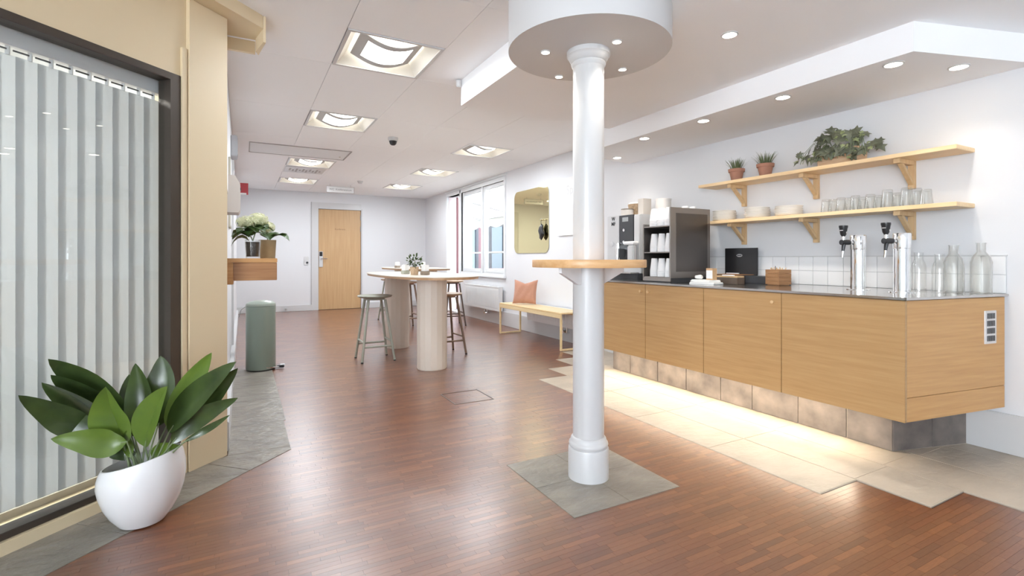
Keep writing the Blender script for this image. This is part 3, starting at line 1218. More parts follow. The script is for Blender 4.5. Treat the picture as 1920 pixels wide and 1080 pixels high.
for i in range(4):
    y0, y1 = YS[i], YS[i + 1]
    cab = thing('cabinet_unit', labs[i], 'cabinet', (0, 0, 0), 0, 'oak counter cabinets')
    m = MB()
    if i == 0:
        m.prism([(XC + .021, YE(XC) + .024), (XR - .02, YE(XR) + .024), (XR - .02, y1), (XC + .021, y1)], ZB, ZTOP)
    else:
        m.box(XC + .021, XR - .02, y0, y1, ZB, ZTOP)
    m.build('carcass', oak_m, cab)
    g = .0018
    dm = MB().box(XC, XC + .019, y0 + (g if i else .0), y1 - g, ZB - .004, ZTOP - .004, .0012)
    d_ = dm.build('door', oak_m, cab)
    if i == 0:
        m = MB()
        m.prism([(XC + .0195, YE(XC)), (XR - .02, YE(XR)), (XR - .02, YE(XR) + .02), (XC + .0195, YE(XC) + .02)], ZB + .115, ZTOP - .004, .001)
        m.build('end_panel', oakend_m, cab)
        m = MB()
        m.prism([(XC + .0195, YE(XC)), (XR - .02, YE(XR)), (XR - .02, YE(XR) + .02), (XC + .0195, YE(XC) + .02)], ZB - .004, ZB + .113, .001)
        m.build('end_panel', oakend_m, cab)
        # vent grille on the end panel
        gx0, gx1 = 3.437, 3.535
        vg = MB()
        yv = YE(gx0)
        an = math.atan(-.15)
        L_ = (gx1 - gx0) / math.cos(an)
        vo = MB().box(0, L_, -.006, 0, .60, .775, .0015).build('vent_grille', alu_m, cab, loc=(gx0, YE(gx0), 0))
        vo.rotation_euler = (0, 0, an)
        sl = MB()
        for r_ in range(4):
            for c_ in range(6):
                xx = .020 + c_ * .0115
                zz = .614 + r_ * .0395
                sl.box(xx, xx + .0055, -.0075, -.005, zz, zz + .029)
        so = sl.build('vent_slots', black_m, vo)
    else:
        yk = {1: y1 - .045, 2: y0 + .045, 3: y0 + .045}[i]
        m = MB().lathe([(.006, 0), (.006, .010), (.010, .014), (.010, .020), (0, .022)], 0, 0, 0, 14)
        ko = m.build('knob', pinedark_m, d_, True, loc=(XC, {1: y0 + .05, 2: y1 - .04, 3: y0 + .045}[i], ZTOP - .06))
        ko.rotation_euler = (0, R(-90), 0)
# hidden far end of the run behind the pillar
cab = thing('counter_end', 'slim oak end piece of the counter behind the pillar', 'cabinet', (0, 0, 0))
MB().prism([(XC, 3.58), (XR - .02, 3.58), (XR - .02, 3.86), (XC, 3.74)], ZB, ZTOP).build('end_panel', oak_m, cab)
# worktop
wt_ = thing('worktop', 'continuous polished steel worktop on the oak counter', 'worktop', (0, 0, 0))
MB().prism([(XC - .012, YE(XC) - .012), (XR - .001, YE(XR) - .012), (XR - .001, 3.90), (XC - .012, 3.76)], ZTOP, .861, .002).build('slab', steelw_m, wt_)
# slate plinth
pp = thing('plinth', 'dark slate tiled plinth carrying the oak counter', 'plinth', (0, 0, 0))
PE = lambda x: 1.406 - (x - 3.104) * .27
MB().prism([(3.112, PE(3.112) + .008), (XR - .02, PE(XR) + .008), (XR - .02, 3.73), (3.112, 3.73)], ZT, ZB - .001).build('core', grout_m, pp)
ys = [1.406, 1.642, 1.931, 2.256, 2.516, 2.841, 3.152, 3.491, 3.734]
for a, b in zip(ys, ys[1:]):
    MB().box(3.104, 3.1135, a + .003, b - .003, ZT + .003, ZB - .002, .0012).build('stone_tile', slate3_m, pp)
for a, b in ((3.1075, 3.366), (3.371, 3.605)):
    MB().prism([(a, PE(a)), (b, PE(b)), (b, PE(b) + .009), (a, PE(a) + .009)], ZT + .003, ZB - .002, .0012).build('stone_tile', slate3_m, pp)
# LED strip under the cabinets
ls = thing('led_strip', 'warm glowing light strip under the front edge of the counter', 'light strip', (0, 0, 0))
MB().box(2.925, 2.945, 1.50, 3.72, ZB - .008, ZB - .0005, .001).build('channel', alu_m, ls)
MB().box(2.928, 2.942, 1.51, 3.71, ZB - .010, ZB - .0075).build('diffuser', led_m, ls)
lamp('led_light', 'AREA', (2.935, 2.61, ZB - .014), LED_W, (1.0, .86, .66), .02, 2.2, (0, 0, 0))

# splashback tiles
spl = struct(MB().box(XR - .006, XR, 1.107, 3.05, .8615, 1.066).build('trim_2', splashgrout_m))
yy = 1.107
TW = .1035
while yy < 3.03:
    for z0, z1 in ((.8615, .961), (.9635, 1.063)):
        MB().box(XR - .012, XR - .0055, yy + .0015, min(yy + TW - .0015, 3.05), z0 + .001, z1, .001).build('wall_tile', splash_m, spl)
    yy += TW
MB().box(XR - .013, XR - .0, 1.103, 3.05, 1.0645, 1.070, .001).build('tile_edge_strip', white_m, spl)

# ================================================================== wall shelves
def shelf(name, z, label):
    t_ = thing(name, label, 'shelf', (0, 0, 0), 0, 'pine wall shelves')
    MB().box(XR - .225, XR - .001, 1.24, 2.985, z - .024, z, .002).build('board', pine_m, t_)
    for yb_ in (1.535, 2.115, 2.700):
        br = MB().box(XR - .028, XR - .001, yb_ - .017, yb_ + .017, z - .195, z - .0245, .0015).build('bracket', pinedark_m, t_)
        m = MB().box(XR - .20, XR - .0285, yb_ - .017, yb_ + .017, z - .052, z - .0245, .0015)
        m.build('bracket_arm', pinedark_m, br)
        m = MB()
        m.prism_axis([(XR - .165, z - .0525), (XR - .135, z - .0525), (XR - .0285, z - .145), (XR - .0285, z - .172)], yb_ - .012, yb_ + .012, 'y')
        m.build('brace', pinedark_m, br)
    return t_


ZU, ZLo = 1.672, 1.360
shelf('wall_shelf', ZU, 'upper pine wall shelf on wooden brackets carrying the plants')
shelf('wall_shelf', ZLo, 'lower pine wall shelf on wooden brackets carrying plates and glasses')

ORD = ['first', 'second', 'third', 'fourth', 'fifth', 'sixth', 'seventh', 'eighth', 'ninth', 'tenth', 'eleventh', 'twelfth', 'thirteenth']
# plates
pr_ = [(0, 0), (.050, 0), (.070, .004), (.092, .013), (.093, .0145), (.091, .0155), (.060, .007), (.043, .004), (0, .004)]
proto = None
for si, (px, top, n) in enumerate(((1358, 391, 7), (1420, 388, 7), (1479, 385, 6))):
    d = (XR - .105) / (sA + (px - 960) / F * cA)
    p = at(px, 400, d)
    for k in range(n):
        pos = 'topmost' if k == n - 1 else ('bottom' if k == 0 else ORD[k] + ' from below')
        lab = 'white plate, %s, in the %s on the lower shelf' % (pos, ('leftmost plate stack', 'middle plate stack', 'plate stack nearest the glasses')[si])
        g = ('plates in the leftmost stack', 'plates in the middle stack', 'plates in the stack nearest the glasses')[si]
        loc = (XR - .105 + rnd.uniform(-.003, .003), p.y + rnd.uniform(-.003, .003), ZLo + k * .0118)
        if proto is None:
            proto = MB().lathe(pr_, n=36, caps=False).build('plate', plate_m, None, True)
            tag(proto, lab, 'plate', g)
            proto.location = loc
        else:
            c = proto.copy()
            COL.objects.link(c)
            c.location = loc
            tag(c, lab, 'plate', g)


def tumbler(h, r0, r1, name='drinking_glass'):
    return MB().lathe([(0, 0), (r0, 0), (r0 + .002, .004), (r1, h), (r1 - .0022, h), (r0 - .001, .010), (0, .010)], n=28, caps=False).build(name, ware_m, None, True)


# glasses stand upside down in two loose rows
gpx = [1549, 1562, 1577, 1592, 1604, 1618, 1632, 1648, 1664, 1683, 1700, 1718, 1737]
gp = None
for i, px in enumerate(gpx):
    big = i in (8, 10, 11)
    X = XR - (.15 if i % 2 == 0 else .07)
    d = X / (sA + (px - 960) / F * cA)
    p = at(px, 400, d)
    lab = '%s clear upturned glass, %s from the left on the lower shelf' % ('tall' if big else 'small', ORD[i])
    if i == 12:
        lab = 'rightmost clear upturned glass at the end of the lower shelf row'
    if i == 0:
        lab = 'leftmost clear upturned glass of the row on the lower shelf'
    if gp is None:
        gp = MB().lathe([(0, .092), (.022, .092), (.025, .088), (.026, .07), (.034, .0), (.0315, .0), (.0235, .068), (.0225, .078), (0, .08)], n=28, caps=False).build('drinking_glass', ware_m, None, True)
        c = gp
    else:
        c = gp.copy()
        COL.objects.link(c)
    c.location = (X, p.y, ZLo)
    s_ = 1.22 if big else rnd.uniform(.95, 1.05)
    c.scale = (1.08 if big else 1, 1.08 if big else 1, s_)
    tag(c, lab, 'glass', 'upturned glasses on the lower shelf' if 0 < i < 12 else None)

# small potted grasses
def potted_grass(loc, label, seed):
    r_ = random.Random(seed)
    t_ = thing('potted_grass', label, 'plant', loc)
    MB().lathe([(0, 0), (.052, 0), (.055, .004), (.055, .005), (0, .005)], n=24).build('saucer', dgrey_m, t_, True)
    MB().lathe([(0, .005), (.030, .005), (.041, .060), (.047, .060), (.049, .078), (.044, .079), (.041, .068), (0, .068)], n=30, caps=False).build('pot', terra_m, t_, True)
    m = MB()
    for k in range(90):
        a = r_.uniform(0, 2 * PI)
        rr = .030 * math.sqrt(r_.random())
        lean = rr / .03 * r_.uniform(.2, .62)
        h = r_.uniform(.05, .085)
        b0 = Vector((rr * math.cos(a), rr * math.sin(a), .066))
        o_ = Vector((math.cos(a), math.sin(a), 0))
        path = [b0 + o_ * lean * h * (q ** 1.5) * 1.3 + Vector((0, 0, h * q * (1 - .18 * lean * q))) for q in (0, .35, .7, 1)]
        sd_ = Vector((-math.sin(a + r_.uniform(-1, 1)), math.cos(a), 0))
        m.leaf(path, r_.uniform(.005, .0075), sd_, .3, prof=lambda t: 1 - t * .95)
    t_.scale = (1.3, 1.3, 1.3)
    g_ = m.build('grass', grass_m, t_)
    g_['kind'] = 'stuff'
    return t_


def shelf_pt(px, X):
    d = X / (sA + (px - 960) / F * cA)
    return at(px, 400, d).y


potted_grass((XR - .11, shelf_pt(1381, XR - .11), ZU), 'small terracotta pot of spiky grass, the left one on the upper shelf', 1)
potted_grass((XR - .11, shelf_pt(1435, XR - .11), ZU), 'small terracotta pot of spiky grass nearer the ivy on the upper shelf', 2)

# ivy in a long wooden planter
iy = shelf_pt(1578, XR - .115)
iv = thing('ivy_planter', 'ivy trailing over a pale wooden trough on the upper shelf', 'plant', (XR - .115, iy, ZU))
m = MB()
m.prism_axis([(-.052, 0), (.052, 0), (.068, .095), (.060, .095), (.046, .01), (-.046, .01), (-.060, .095), (-.068, .095)], -.118, -.110, 'y')
m.bm.clear()
m.box(-.055, .055, -.115, .115, 0, .012)
for sgn in (-1, 1):
    m.prism_axis([(sgn * .048, .0), (sgn * .056, .0), (sgn * .068, .10), (sgn * .060, .10)], -.125, .125, 'y')
    m.prism_axis([(sgn * .112, .0), (sgn * .120, .0), (sgn * .130, .10), (sgn * .122, .10)], -.058, .058, 'x')
m.build('trough', mat('trough_wood', srgb(226, 196, 162), .6, c2=srgb(200, 160, 124), vscale=8, stretch=(1, 1, 8)), iv)
MB().box(-.052, .052, -.112, .112, .012, .085).build('soil', soil_m, iv)


def ivy_leaf(m, c, nrm, up, s):
    sd_ = up.cross(nrm).normalized()
    u = nrm.cross(sd_).normalized()
    out = [(0, -.30), (.38, -.42), (.30, -.12), (.62, .05), (.24, .22), (0, .70), (-.24, .22), (-.62, .05), (-.30, -.12), (-.38, -.42)]
    ctr = m.bm.verts.new(c + nrm * .08 * s)
    vs = [m.bm.verts.new(c + sd_ * a * s + u * b * s - nrm * (.12 * s * (a * a + b * b))) for a, b in out]
    for i in range(len(vs)):
        m.bm.faces.new((ctr, vs[i], vs[(i + 1) % len(vs)]))


ri = random.Random(11)
big_n = 0
small = MB()
for k in range(150):
    a = ri.uniform(0, 2 * PI)
    el = ri.uniform(.05, 1.0)
    yy = ri.gauss(0.005, .125)
    yy = max(-.24, min(.25, yy))
    lim_h = .20 * (1 - (abs(yy) / .30) ** 2)
    pale = ri.random() < .28
    if ri.random() < .62:
        zz = .085 + ri.random() ** .7 * max(lim_h - .05, .02)
        xx = ri.uniform(-.105, .06)
    else:  # trailing ones
        zz = ri.uniform(.02, .11)
        xx = ri.uniform(-.115, -.075)
        if abs(yy) < .09 and not pale:
            zz = max(zz, .075)
    nrm = Vector((ri.uniform(-1.2, -.2), ri.uniform(-.9, .5) + (0.6 if yy > .1 else 0), ri.uniform(-.1, 1.0))).normalized()
    up = Vector((ri.uniform(-.4, .4), ri.uniform(-.6, .6), -1 + ri.random() * .7))
    s_ = ri.uniform(.042, .074) if not pale else ri.uniform(.024, .042)
    m = MB()
    ivy_leaf(m, Vector((xx, yy, zz)), nrm, up, s_)
    m.build('leaf', ivyl_m if pale else ivy_m, iv)
vn = MB()
for k in range(14):
    yy = ri.uniform(-.2, .2)
    pts = [Vector((ri.uniform(-.03, .03), yy * .5, .085)), Vector((-.05, yy * .8, .15 + ri.uniform(-.03, .03))), Vector((-.10, yy, .10)), Vector((-.112, yy * 1.08, .03))]
    vn.tube(pts, .0018, 5)
vn.build('vines', stem_m, iv, True)['kind'] = 'stuff'

# ================================================================== worktop appliances
ZW = .8612
# cup dispenser cabinet
cdm = thing('cup_dispenser', 'dark steel cup dispenser cabinet with two shelves of paper cups', 'dispenser', (0, 0, ZW))
X0, X1, Y0, Y1 = 2.95, 3.40, 2.858, 3.166
H = .595
MB().box(X0, X1, Y0, Y0 + .012, .035, H, .002).build('side_panel', dsteel_m, cdm)
MB().box(X0 + .06, X1 - .035, Y0 - .0035, Y0 + .002, .085, H - .045, .001).build('side_inset', dsteel2_m, cdm)
MB().box(X0, X1 - .10, Y1 - .012, Y1, .035, H - .12, .002).build('side_panel', dsteel_m, cdm)
MB().box(X1 - .012, X1, Y0 + .013, Y1, .035, H, .002).build('back_panel', dsteel2_m, cdm)
MB().box(X0 + .01, X1, Y0 + .006, Y1 - .006, 0, .034, .002).build('base', dgrey_m, cdm)
MB().box(X0, X0 + .009, Y0 + .003, Y1 - .003, .008, .034).build('base_front', dsteel_m, cdm)
for z in (.034, .235, .445):
    MB().box(X0 + .003, X1 - .013, Y0 + .013, Y1 - .013, z, z + .008, .001).build('shelf', dsteel_m, cdm)
CL = {0: ('upturned paper cup column on the bottom shelf of the cup dispenser', 'cup columns on the bottom dispenser shelf'),
      1: ('upturned paper cup column on the middle shelf of the cup dispenser', 'cup columns on the middle dispenser shelf'),
      2: ('white cup sleeve standing on the top shelf of the cup dispenser', 'cups on top of the dispenser')}


def cup_stack(n, r0=.0355, r1=.026, h=.095):
    prof = []
    t_ = MB()
    prof = [(0, 0), (r0, 0), (r0 + .0015, .002), (r0 + .0015, .006)]
    for k in range(n):
        z = .006 + k * .012
        prof += [(r0, z + .001), (r0 + .0012, z + .006), (r0 + .0012, z + .010)]
    zt = .006 + n * .012
    prof += [(r0, zt), (r1, zt + h - .01), (r1 - .002, zt + h), (0, zt + h)]
    return t_.lathe(prof, n=24, caps=False)


pc = None
for r_, z in ((0, .0425), (1, .2435), (2, .4535)):
    for cx in range(2):
        for cy_ in range(3):
            if r_ == 2 and cx == 1 and cy_ == 2:
                continue
            x_ = X0 + .05 + cx * .085
            y_ = Y0 + .056 + cy_ * .083
            if pc is None:
                pc = cup_stack(4).build('cup_stack', cup_m, None, True)
                c = pc
            else:
                c = pc.copy()
                COL.objects.link(c)
            c.location = (x_, y_, ZW + z)
            tag(c, '%s %s cup column on the %s shelf of the cup dispenser' % (('front', 'rear')[cx], ('right', 'middle', 'left')[cy_], ('bottom', 'middle', 'top')[r_]), 'cups', CL[r_][1])
            if r_ == 2:
                c.scale = (1.1, 1.1, .98)
for k in range(2):
    c = pc.copy()
    COL.objects.link(c)
    c.location = (X0 + .26 + k * .09, Y0 + .09, ZW + .453)
    c.scale = (1, 1, 1.12)
    tag(c, 'white cup column at the back of the dispenser top, %s' % ('nearer its middle' if k == 0 else 'nearest the wall'), 'cups', 'cup columns at the dispenser back')

# coffee machine
cm = thing('coffee_machine', 'silver and black automatic coffee machine behind the cup dispenser', 'coffee machine', (0, 0, ZW))
MX, MX1 = 3.15, 3.56
HT = .60
m = MB()
m.box(MX + .012, MX1, 3.42, 3.87, .055, HT - .006, .006)
m.build('body', silver_m, cm)
MB().box(MX - .03, MX1, 3.415, 3.875, 0, .054, .005).build('drip_base', dgrey_m, cm)
MB().box(MX - .002, MX + .012, 3.695, 3.87, .16, HT, .004).build('front_panel', silver_m, cm)
MB().box(MX - .006, MX + .012, 3.495, 3.693, .30, HT - .005, .004).build('control_panel', dgrey_m, cm)
MB().box(MX - .001, MX + .012, 3.495, 3.693, .16, .299, .002).build('recess', black_m, cm)
MB().box(MX - .002, MX + .012, 3.42, 3.493, .16, HT - .012, .004).build('front_panel', silver_m, cm)
MB().box(MX - .0075, MX - .005, 3.565, 3.645, .535, .575).build('display', mat('display', (.42, .44, .45), .2), cm)
m = MB()
for z in (.455, .345):
    m.lathe([(0, 0), (.014, 0), (.014, .008), (0, .010)], 0, 0, 0, 16)
    bo = m.build('button', chrome_m, cm, True, loc=(MX - .006, 3.62, z))
    bo.rotation_euler = (0, R(-90), 0)
    m = MB()
m.bm.free()
m = MB().lathe([(0, 0), (.024, 0), (.024, .004), (0, .004)], 0, 0, 0, 24)
bo = m.build('badge', alu_m, cm, True, loc=(MX - .002, 3.80, .33))
bo.rotation_euler = (0, R(-90), 0)
m = MB()
m.tube([(MX - .05, 3.66, .335), (MX - .05, 3.66, .20)], .02, 12)
m.box(MX - .06, MX, 3.635, 3.685, .28, .335, .004)
m.tube([(MX - .05, 3.66, .20), (MX - .05, 3.66, .17)], .011, 10)
m.build('spout', chrome_m, cm, True)
MB().tube([(MX - .01, 3.44, .33), (MX - .055, 3.44, .33), (MX - .055, 3.555, .33)], .017, 12).build('steam_arm', cup_m, cm, True)
MB().box(MX - .08, MX - .03, 3.42, 3.50, .16, .31, .01).build('steam_guard', silver_m, cm)
MB().box(MX - .11, MX - .005, 3.42, 3.69, .055, .065, .002).build('drip_tray', steel_m, cm)
text('logo', 'W\nMF', .048, black_m, cm, (MX - .0035, 3.778, .545), (R(90), 0, R(-90)), .0005, .0012)

# things on the machine and behind
def simple(name, mb, m_, loc, label, cat, smooth=True, group=None):
    o_ = mb.build(name, m_, None, smooth)
    o_.location = loc
    tag(o_, label, cat, group)
    return o_


ztop = ZW + HT - .006
t_ = thing('canister', 'short pale lidded canister on the left of the coffee machine top', 'canister', (MX + .12, 3.72, ztop))
MB().lathe([(0, 0), (.058, 0), (.058, .065), (0, .065)], n=28, caps=False).build('body', mat('pale_tin', (.74, .69, .64), .5), t_, True)
MB().lathe([(0, .066), (.060, .066), (.060, .074), (0, .076)], n=28, caps=False).build('lid', greyw_m, t_, True)
t_ = thing('wicker_basket', 'round tan basket with white contents behind the coffee machine top', 'basket', (MX + .27, 3.74, ztop + .007))
MB().lathe([(0, 0), (.075, 0), (.095, .12), (.089, .12), (.07, .01), (0, .01)], n=28, caps=False).build('basket', wicker_m, t_, True)
MB().lathe([(0, .09), (.085, .09), (.094, .122), (.075, .138), (0, .142)], n=28, caps=False).build('lining', paper_m, t_, True)
t_ = thing('carton', 'tall grey-white carton standing on the coffee machine', 'box', (MX + .14, 3.505, ztop))
MB().box(-.05, .05, -.035, .035, 0, .15, .002).build('carton_body', mat('carton', (.68, .63, .57), .6), t_)
t_ = thing('paper_cylinder', 'tall white cylinder tub behind the top cups of the dispenser', 'tub', (X0 + .31, Y1 + .075, ZW))
MB().lathe([(0, 0), (.062, 0), (.066, .70), (.068, .70), (.068, .715), (0, .72)], n=32, caps=False).build('tub', mat('tub_white', (.72, .69, .66), .5), t_, True)

# black tea box with open lid
tb_ = thing('tea_box', 'black open presentation box with upright lid and printed emblem', 'box', (3.46, 2.72, ZW))
MB().box(-.10, .12, -.17, .13, 0, .06, .002).build('box_body', black_m, tb_)
lid = MB().box(.110, .122, -.17, .13, .06, .275, .002).build('lid', black_m, tb_)
MB().prism_axis([(.028 * math.cos(q * PI / 14) * (.82 if q % 4 == 2 else 1) - .01, .012 * math.sin(q * PI / 14) + .215) for q in range(28)], .1085, .1102, 'x').build('emblem', mat('emblem_grey', (.42, .42, .42), .4), tb_)
MB().box(.1078, .1086, -.030, .010, .211, .219).build('emblem_band', dgrey_m, tb_)
MB().box(-.085, .09, -.155, .115, .0605, .064).build('inlay', honeyd_m, tb_)
tt = MB().box(.100, .108, -.01, .11, .061, .072).build('label_strip', paper_m, tb_)
# dark low box beside
simple('low_black_tray', MB().box(-.08, .10, -.13, .13, 0, .055, .004), dgrey_m, (3.50, 2.42, ZW), 'low black tray between the tea box and the wooden cutlery box', 'tray', False)
# wooden cutlery box with stirrers
ub = thing('utensil_box', 'square wooden box filled with stirrers, turned cornerwise on the worktop', 'box', (3.36, 2.235, ZW), R(-8))
hw = .058
for (a, b, c_, d_) in ((-hw, hw, -hw, -hw + .009), (-hw, hw, hw - .009, hw), (-hw, -hw + .009, -hw + .009, hw - .009), (hw - .009, hw, -hw + .009, hw - .009)):
    for k in range(4):
        MB().box(a, b, c_, d_, .006 + k * .0265, .006 + k * .0265 + .0255, .0008).build('slat', utbox_m, ub)
MB().box(-hw + .009, hw - .009, -hw + .009, hw - .009, 0, .06).build('bottom', utbox_m, ub)
ru = random.Random(5)
for k in range(26):
    a = ru.uniform(-.04, .04)
    b = ru.uniform(-.04, .04)
    m = MB()
    h = .108 + ru.uniform(0, .022) + (.025 if k == 3 else 0)
    m.tube([(a * .8, b * .8, .06), (a * 1.15, b * 1.15, h)], .0028, 5)
    m.build('stirrer', pinedark_m if k != 3 else dgrey_m, ub)
# napkins and packet
for k, (x_, y_, rz, w_, lab) in enumerate(((3.02, 2.575, .12, .10, 'bottom stack of white napkins at the front of the worktop'),
                                          (3.04, 2.60, -.08, .092, 'upper loose stack of white napkins on the napkin pile'))):
    t_ = thing('napkin_stack', lab, 'napkins', (x_, y_, ZW + k * .0165), rz)
    for q in range(4):
        MB().box(-w_ * .62 + q * .003, w_ * .62 - q * .002, -w_ - ru.uniform(0, .006), w_ + ru.uniform(-.004, .004), q * .004, q * .004 + .0035, .001).build('napkin', paper_m, t_)
t_ = thing('sugar_packet_box', 'small printed packet standing on the white napkins', 'box', (3.03, 2.535, ZW + .033))
MB().box(-.022, .022, -.03, .03, 0, .085, .001).build('packet', kraft_m, t_)
MB().box(-.0235, -.0215, -.027, .027, .01, .07).build('print', paper_m, t_)
t_ = thing('wooden_strip', 'slim wooden tray of tea sachets behind the napkins', 'tray', (3.18, 2.50, ZW))
MB().box(-.04, .04, -.10, .10, .0, .05, .003).build('tray', mat('tray_dark', (.12, .09, .07), .4), t_)
MB().box(-.038, .038, -.098, .098, .0505, .062, .002).build('tray_top', pinedark_m, t_)
MB().box(-.043, -.030, -.07, .03, .0625, .070, .001).build('sachet', paper_m, t_)
pu = MB()
bmesh.ops.create_icosphere(pu.bm, subdivisions=2, radius=.03)
for v in pu.bm.verts:
    v.co *= 1 + .25 * math.sin(v.co.x * 150) * math.cos(v.co.y * 130)
    v.co.z *= .55
simple('crumpled_napkin', pu, paper_m, (3.04, 2.655, ZW + .05), 'crumpled white napkin lying on the napkin pile', 'napkin')


# water taps
def tap(x_, y_, label):
    t_ = thing('water_tap', label, 'tap', (x_, y_, ZW), 0, 'steel water taps')
    MB().lathe([(0, 0), (.062, 0), (.062, .004), (.045, .006), (0, .006)], n=32, caps=False).build('base_flange', chrome_m, t_, True)
    MB().lathe([(.041, .005), (.041, .245)], n=40).build('column', chrome_m, t_, True)
    MB().lathe([(.0425, .246), (.0435, .250), (.0435, .325), (.041, .332), (0, .334)], n=40, caps=False).build('cap', mat_cap, t_, True)
    dx, dy = -.93, .36
    m = MB()
    m.tube([(dx * .042, dy * .042, .288), (dx * .085, dy * .085, .288)], .011, 12)
    m.build('spigot_arm', chrome_m, t_, True)
    m = MB()
    m.tube([(dx * .06, dy * .06, .288), (dx * .115, dy * .115, .288)], .016, 12)
    m.tube([(dx * .095, dy * .095, .285), (dx * .103, dy * .103, .235)], .012, 10, r2=.008)
    m.build('spigot', black_m, t_, True)
    MB().tube([(dx * .103, dy * .103, .237), (dx * .108, dy * .108, .195)], .007, 10, r2=.005).build('nozzle', chrome_m, t_, True)
    m = MB()
    m.tube([(dx * .1, dy * .1, .302), (dx * .1, dy * .1, .325)], .010, 12)
    m.build('handle_collar', chrome_m, t_, True)
    hb = MB()
    hb.lathe([(.009, 0), (.017, .016), (.0215, .05), (.024, .058), (.024, .068), (0, .070)], dx * .1, dy * .1, .322, 20)
    h_ = hb.build('tap_handle', black_m, t_, True)
    MB().box(dx * .1 - .006, dx * .1 + .006, dy * .1 - .0222, dy * .1 - .0195, .34, .352).build('handle_mark', alu_m, h_)
    MB().box(dx * .1 - .0222, dx * .1 - .019, dy * .1 - .009, dy * .1 + .009, .358, .363).build('handle_mark', alu_m, h_)
    return t_


mat_cap = mat('polished_cap', (.9, .9, .9), .12, metal=.9)
tap(3.31, 1.684, 'polished steel water tap column with black handle, left of the pair')
tap(3.264, 1.434, 'polished steel water tap column with black handle, nearest the bottles')

# bottles at the counter end
def bottle(name, x_, y_, h, r, neck, m_, label):
    t_ = thing(name, label, 'bottle', (x_, y_, ZW))
    MB().lathe([(0, 0), (r, 0), (r, h * .62), (r * .85, h * .72), (neck, h * .82), (neck, h * .97), (neck + .003, h), (neck - .001, h), (neck - .003, h * .83), (r * .8, h * .715), (r - .003, h * .61), (r - .003, .006), (0, .006)], n=32, caps=False).build('bottle_body', m_, t_, True)
    return t_


bottle('glass_carafe', 3.47, 1.44, .225, .036, .022, bottle_m, 'clear glass carafe just right of the nearer tap')
bottle('glass_carafe', 3.425, 1.325, .215, .034, .021, bottle_m, 'clear glass carafe second right of the nearer tap')
bottle('milk_bottle', 3.505, 1.29, .265, .046, .022, milky_m, 'milky glass bottle with slim neck before the wall tiles')
bottle('milk_bottle', 3.53, 1.18, .275, .046, .02, milky_m, 'rightmost milky glass bottle at the counter corner')

# ================================================================== downlights
def downlight(x_, y_, z_, label, r_=.038, e=SPOT_W, ang=115):
    t_ = thing('downlight', label, 'downlight', (x_, y_, z_))
    MB().lathe([(r_, 0), (r_ * 1.22, 0), (r_ * 1.25, -.003), (r_ * 1.02, -.006), (r_, -.004), (r_, 0)], n=28, caps=False).build('trim_ring', white_m, t_, True)
    MB().lathe([(0, -.0042), (r_, -.0042), (r_, -.0005), (0, -.0005)], n=28, caps=False).build('lens', spotglow_m, t_, True)
    lamp('downlight_beam', 'SPOT', (x_, y_, z_ - .012), e, (1.0, .93, .84), .03, spot=R(ang))
    return t_


sp_ = [(3.296, 3.90), (2.965, 3.163), (2.969, 2.555), (2.975, 1.948), (2.975, 1.345), (3.32, 1.20)]
ordn = ['farthest soffit downlight, close to the far end of the counter', 'soffit downlight second from the far end', 'soffit downlight above the cup dispenser side',
        'soffit downlight above the middle of the counter', 'near soffit downlight above the counter front corner', 'soffit downlight closest to the wall at the near end']
for (x_, y_), lb in zip(sp_, ordn):
    downlight(x_, y_, ZS, lb, e=SPOT_W if x_ < 3.1 else 4.5)
downlight(2.214, 1.739, ZL, 'single downlight in the lowered ceiling between pillar and soffit', .034)
for (x_, y_), w_ in zip(((1.282, 2.039), (1.507, 1.784), (1.519, 2.278), (1.752, 2.031)), ('left', 'nearest', 'far', 'right')):
    downlight(x_, y_, 2.045, 'small downlight on the %s side of the pillar under the drum' % w_, .019, 5.0, 100)

# ================================================================== high tables
def stadium(hx, hy, n=20):
    P = []
    for i in range(n + 1):
        a = PI * i / n
        P.append((hx * math.cos(a), hy - hx + hx * math.sin(a)))
    for i in range(n + 1):
        a = PI + PI * i / n
        P.append((hx * math.cos(a), -(hy - hx) + hx * math.sin(a)))
    return P


def superell(hx, hy, n=72, e=2.6):
    P = []
    for i in range(n):
        a = 2 * PI * i / n
        c_, s_ = math.cos(a), math.sin(a)
        P.append((hx * math.copysign(abs(c_) ** (2 / e), c_), hy * math.copysign(abs(s_) ** (2 / e), s_)))
    return P


def high_table(cx, cy, hy, ztop_, peds, label):
    t_ = thing('high_table', label, 'table', (cx, cy, 0))
    MB().prism(superell(.44, hy), ztop_ - .007, ztop_, .0015).build('tabletop', tabletop_m, t_)
    MB().prism(superell(.432, hy - .008), ztop_ - .026, ztop_ - .0075).build('tabletop_core', tableedge_m, t_)
    for (dx, dy) in peds:
        MB().lathe([(.138, 0), (.138, .008), (.143, .008), (.143, ztop_ - .027)], dx, dy, 0, 16).build('pedestal', ped_m, t_)
    return t_


high_table(1.63, 5.13, 1.08, .89, ((-.03, -.54), (-.01, .76)), 'nearer long standing table with two round pale pedestals')
high_table(2.5, 8.05, 1.03, .90, ((0, -.69), (0, .68)), 'farther long standing table behind the first one')

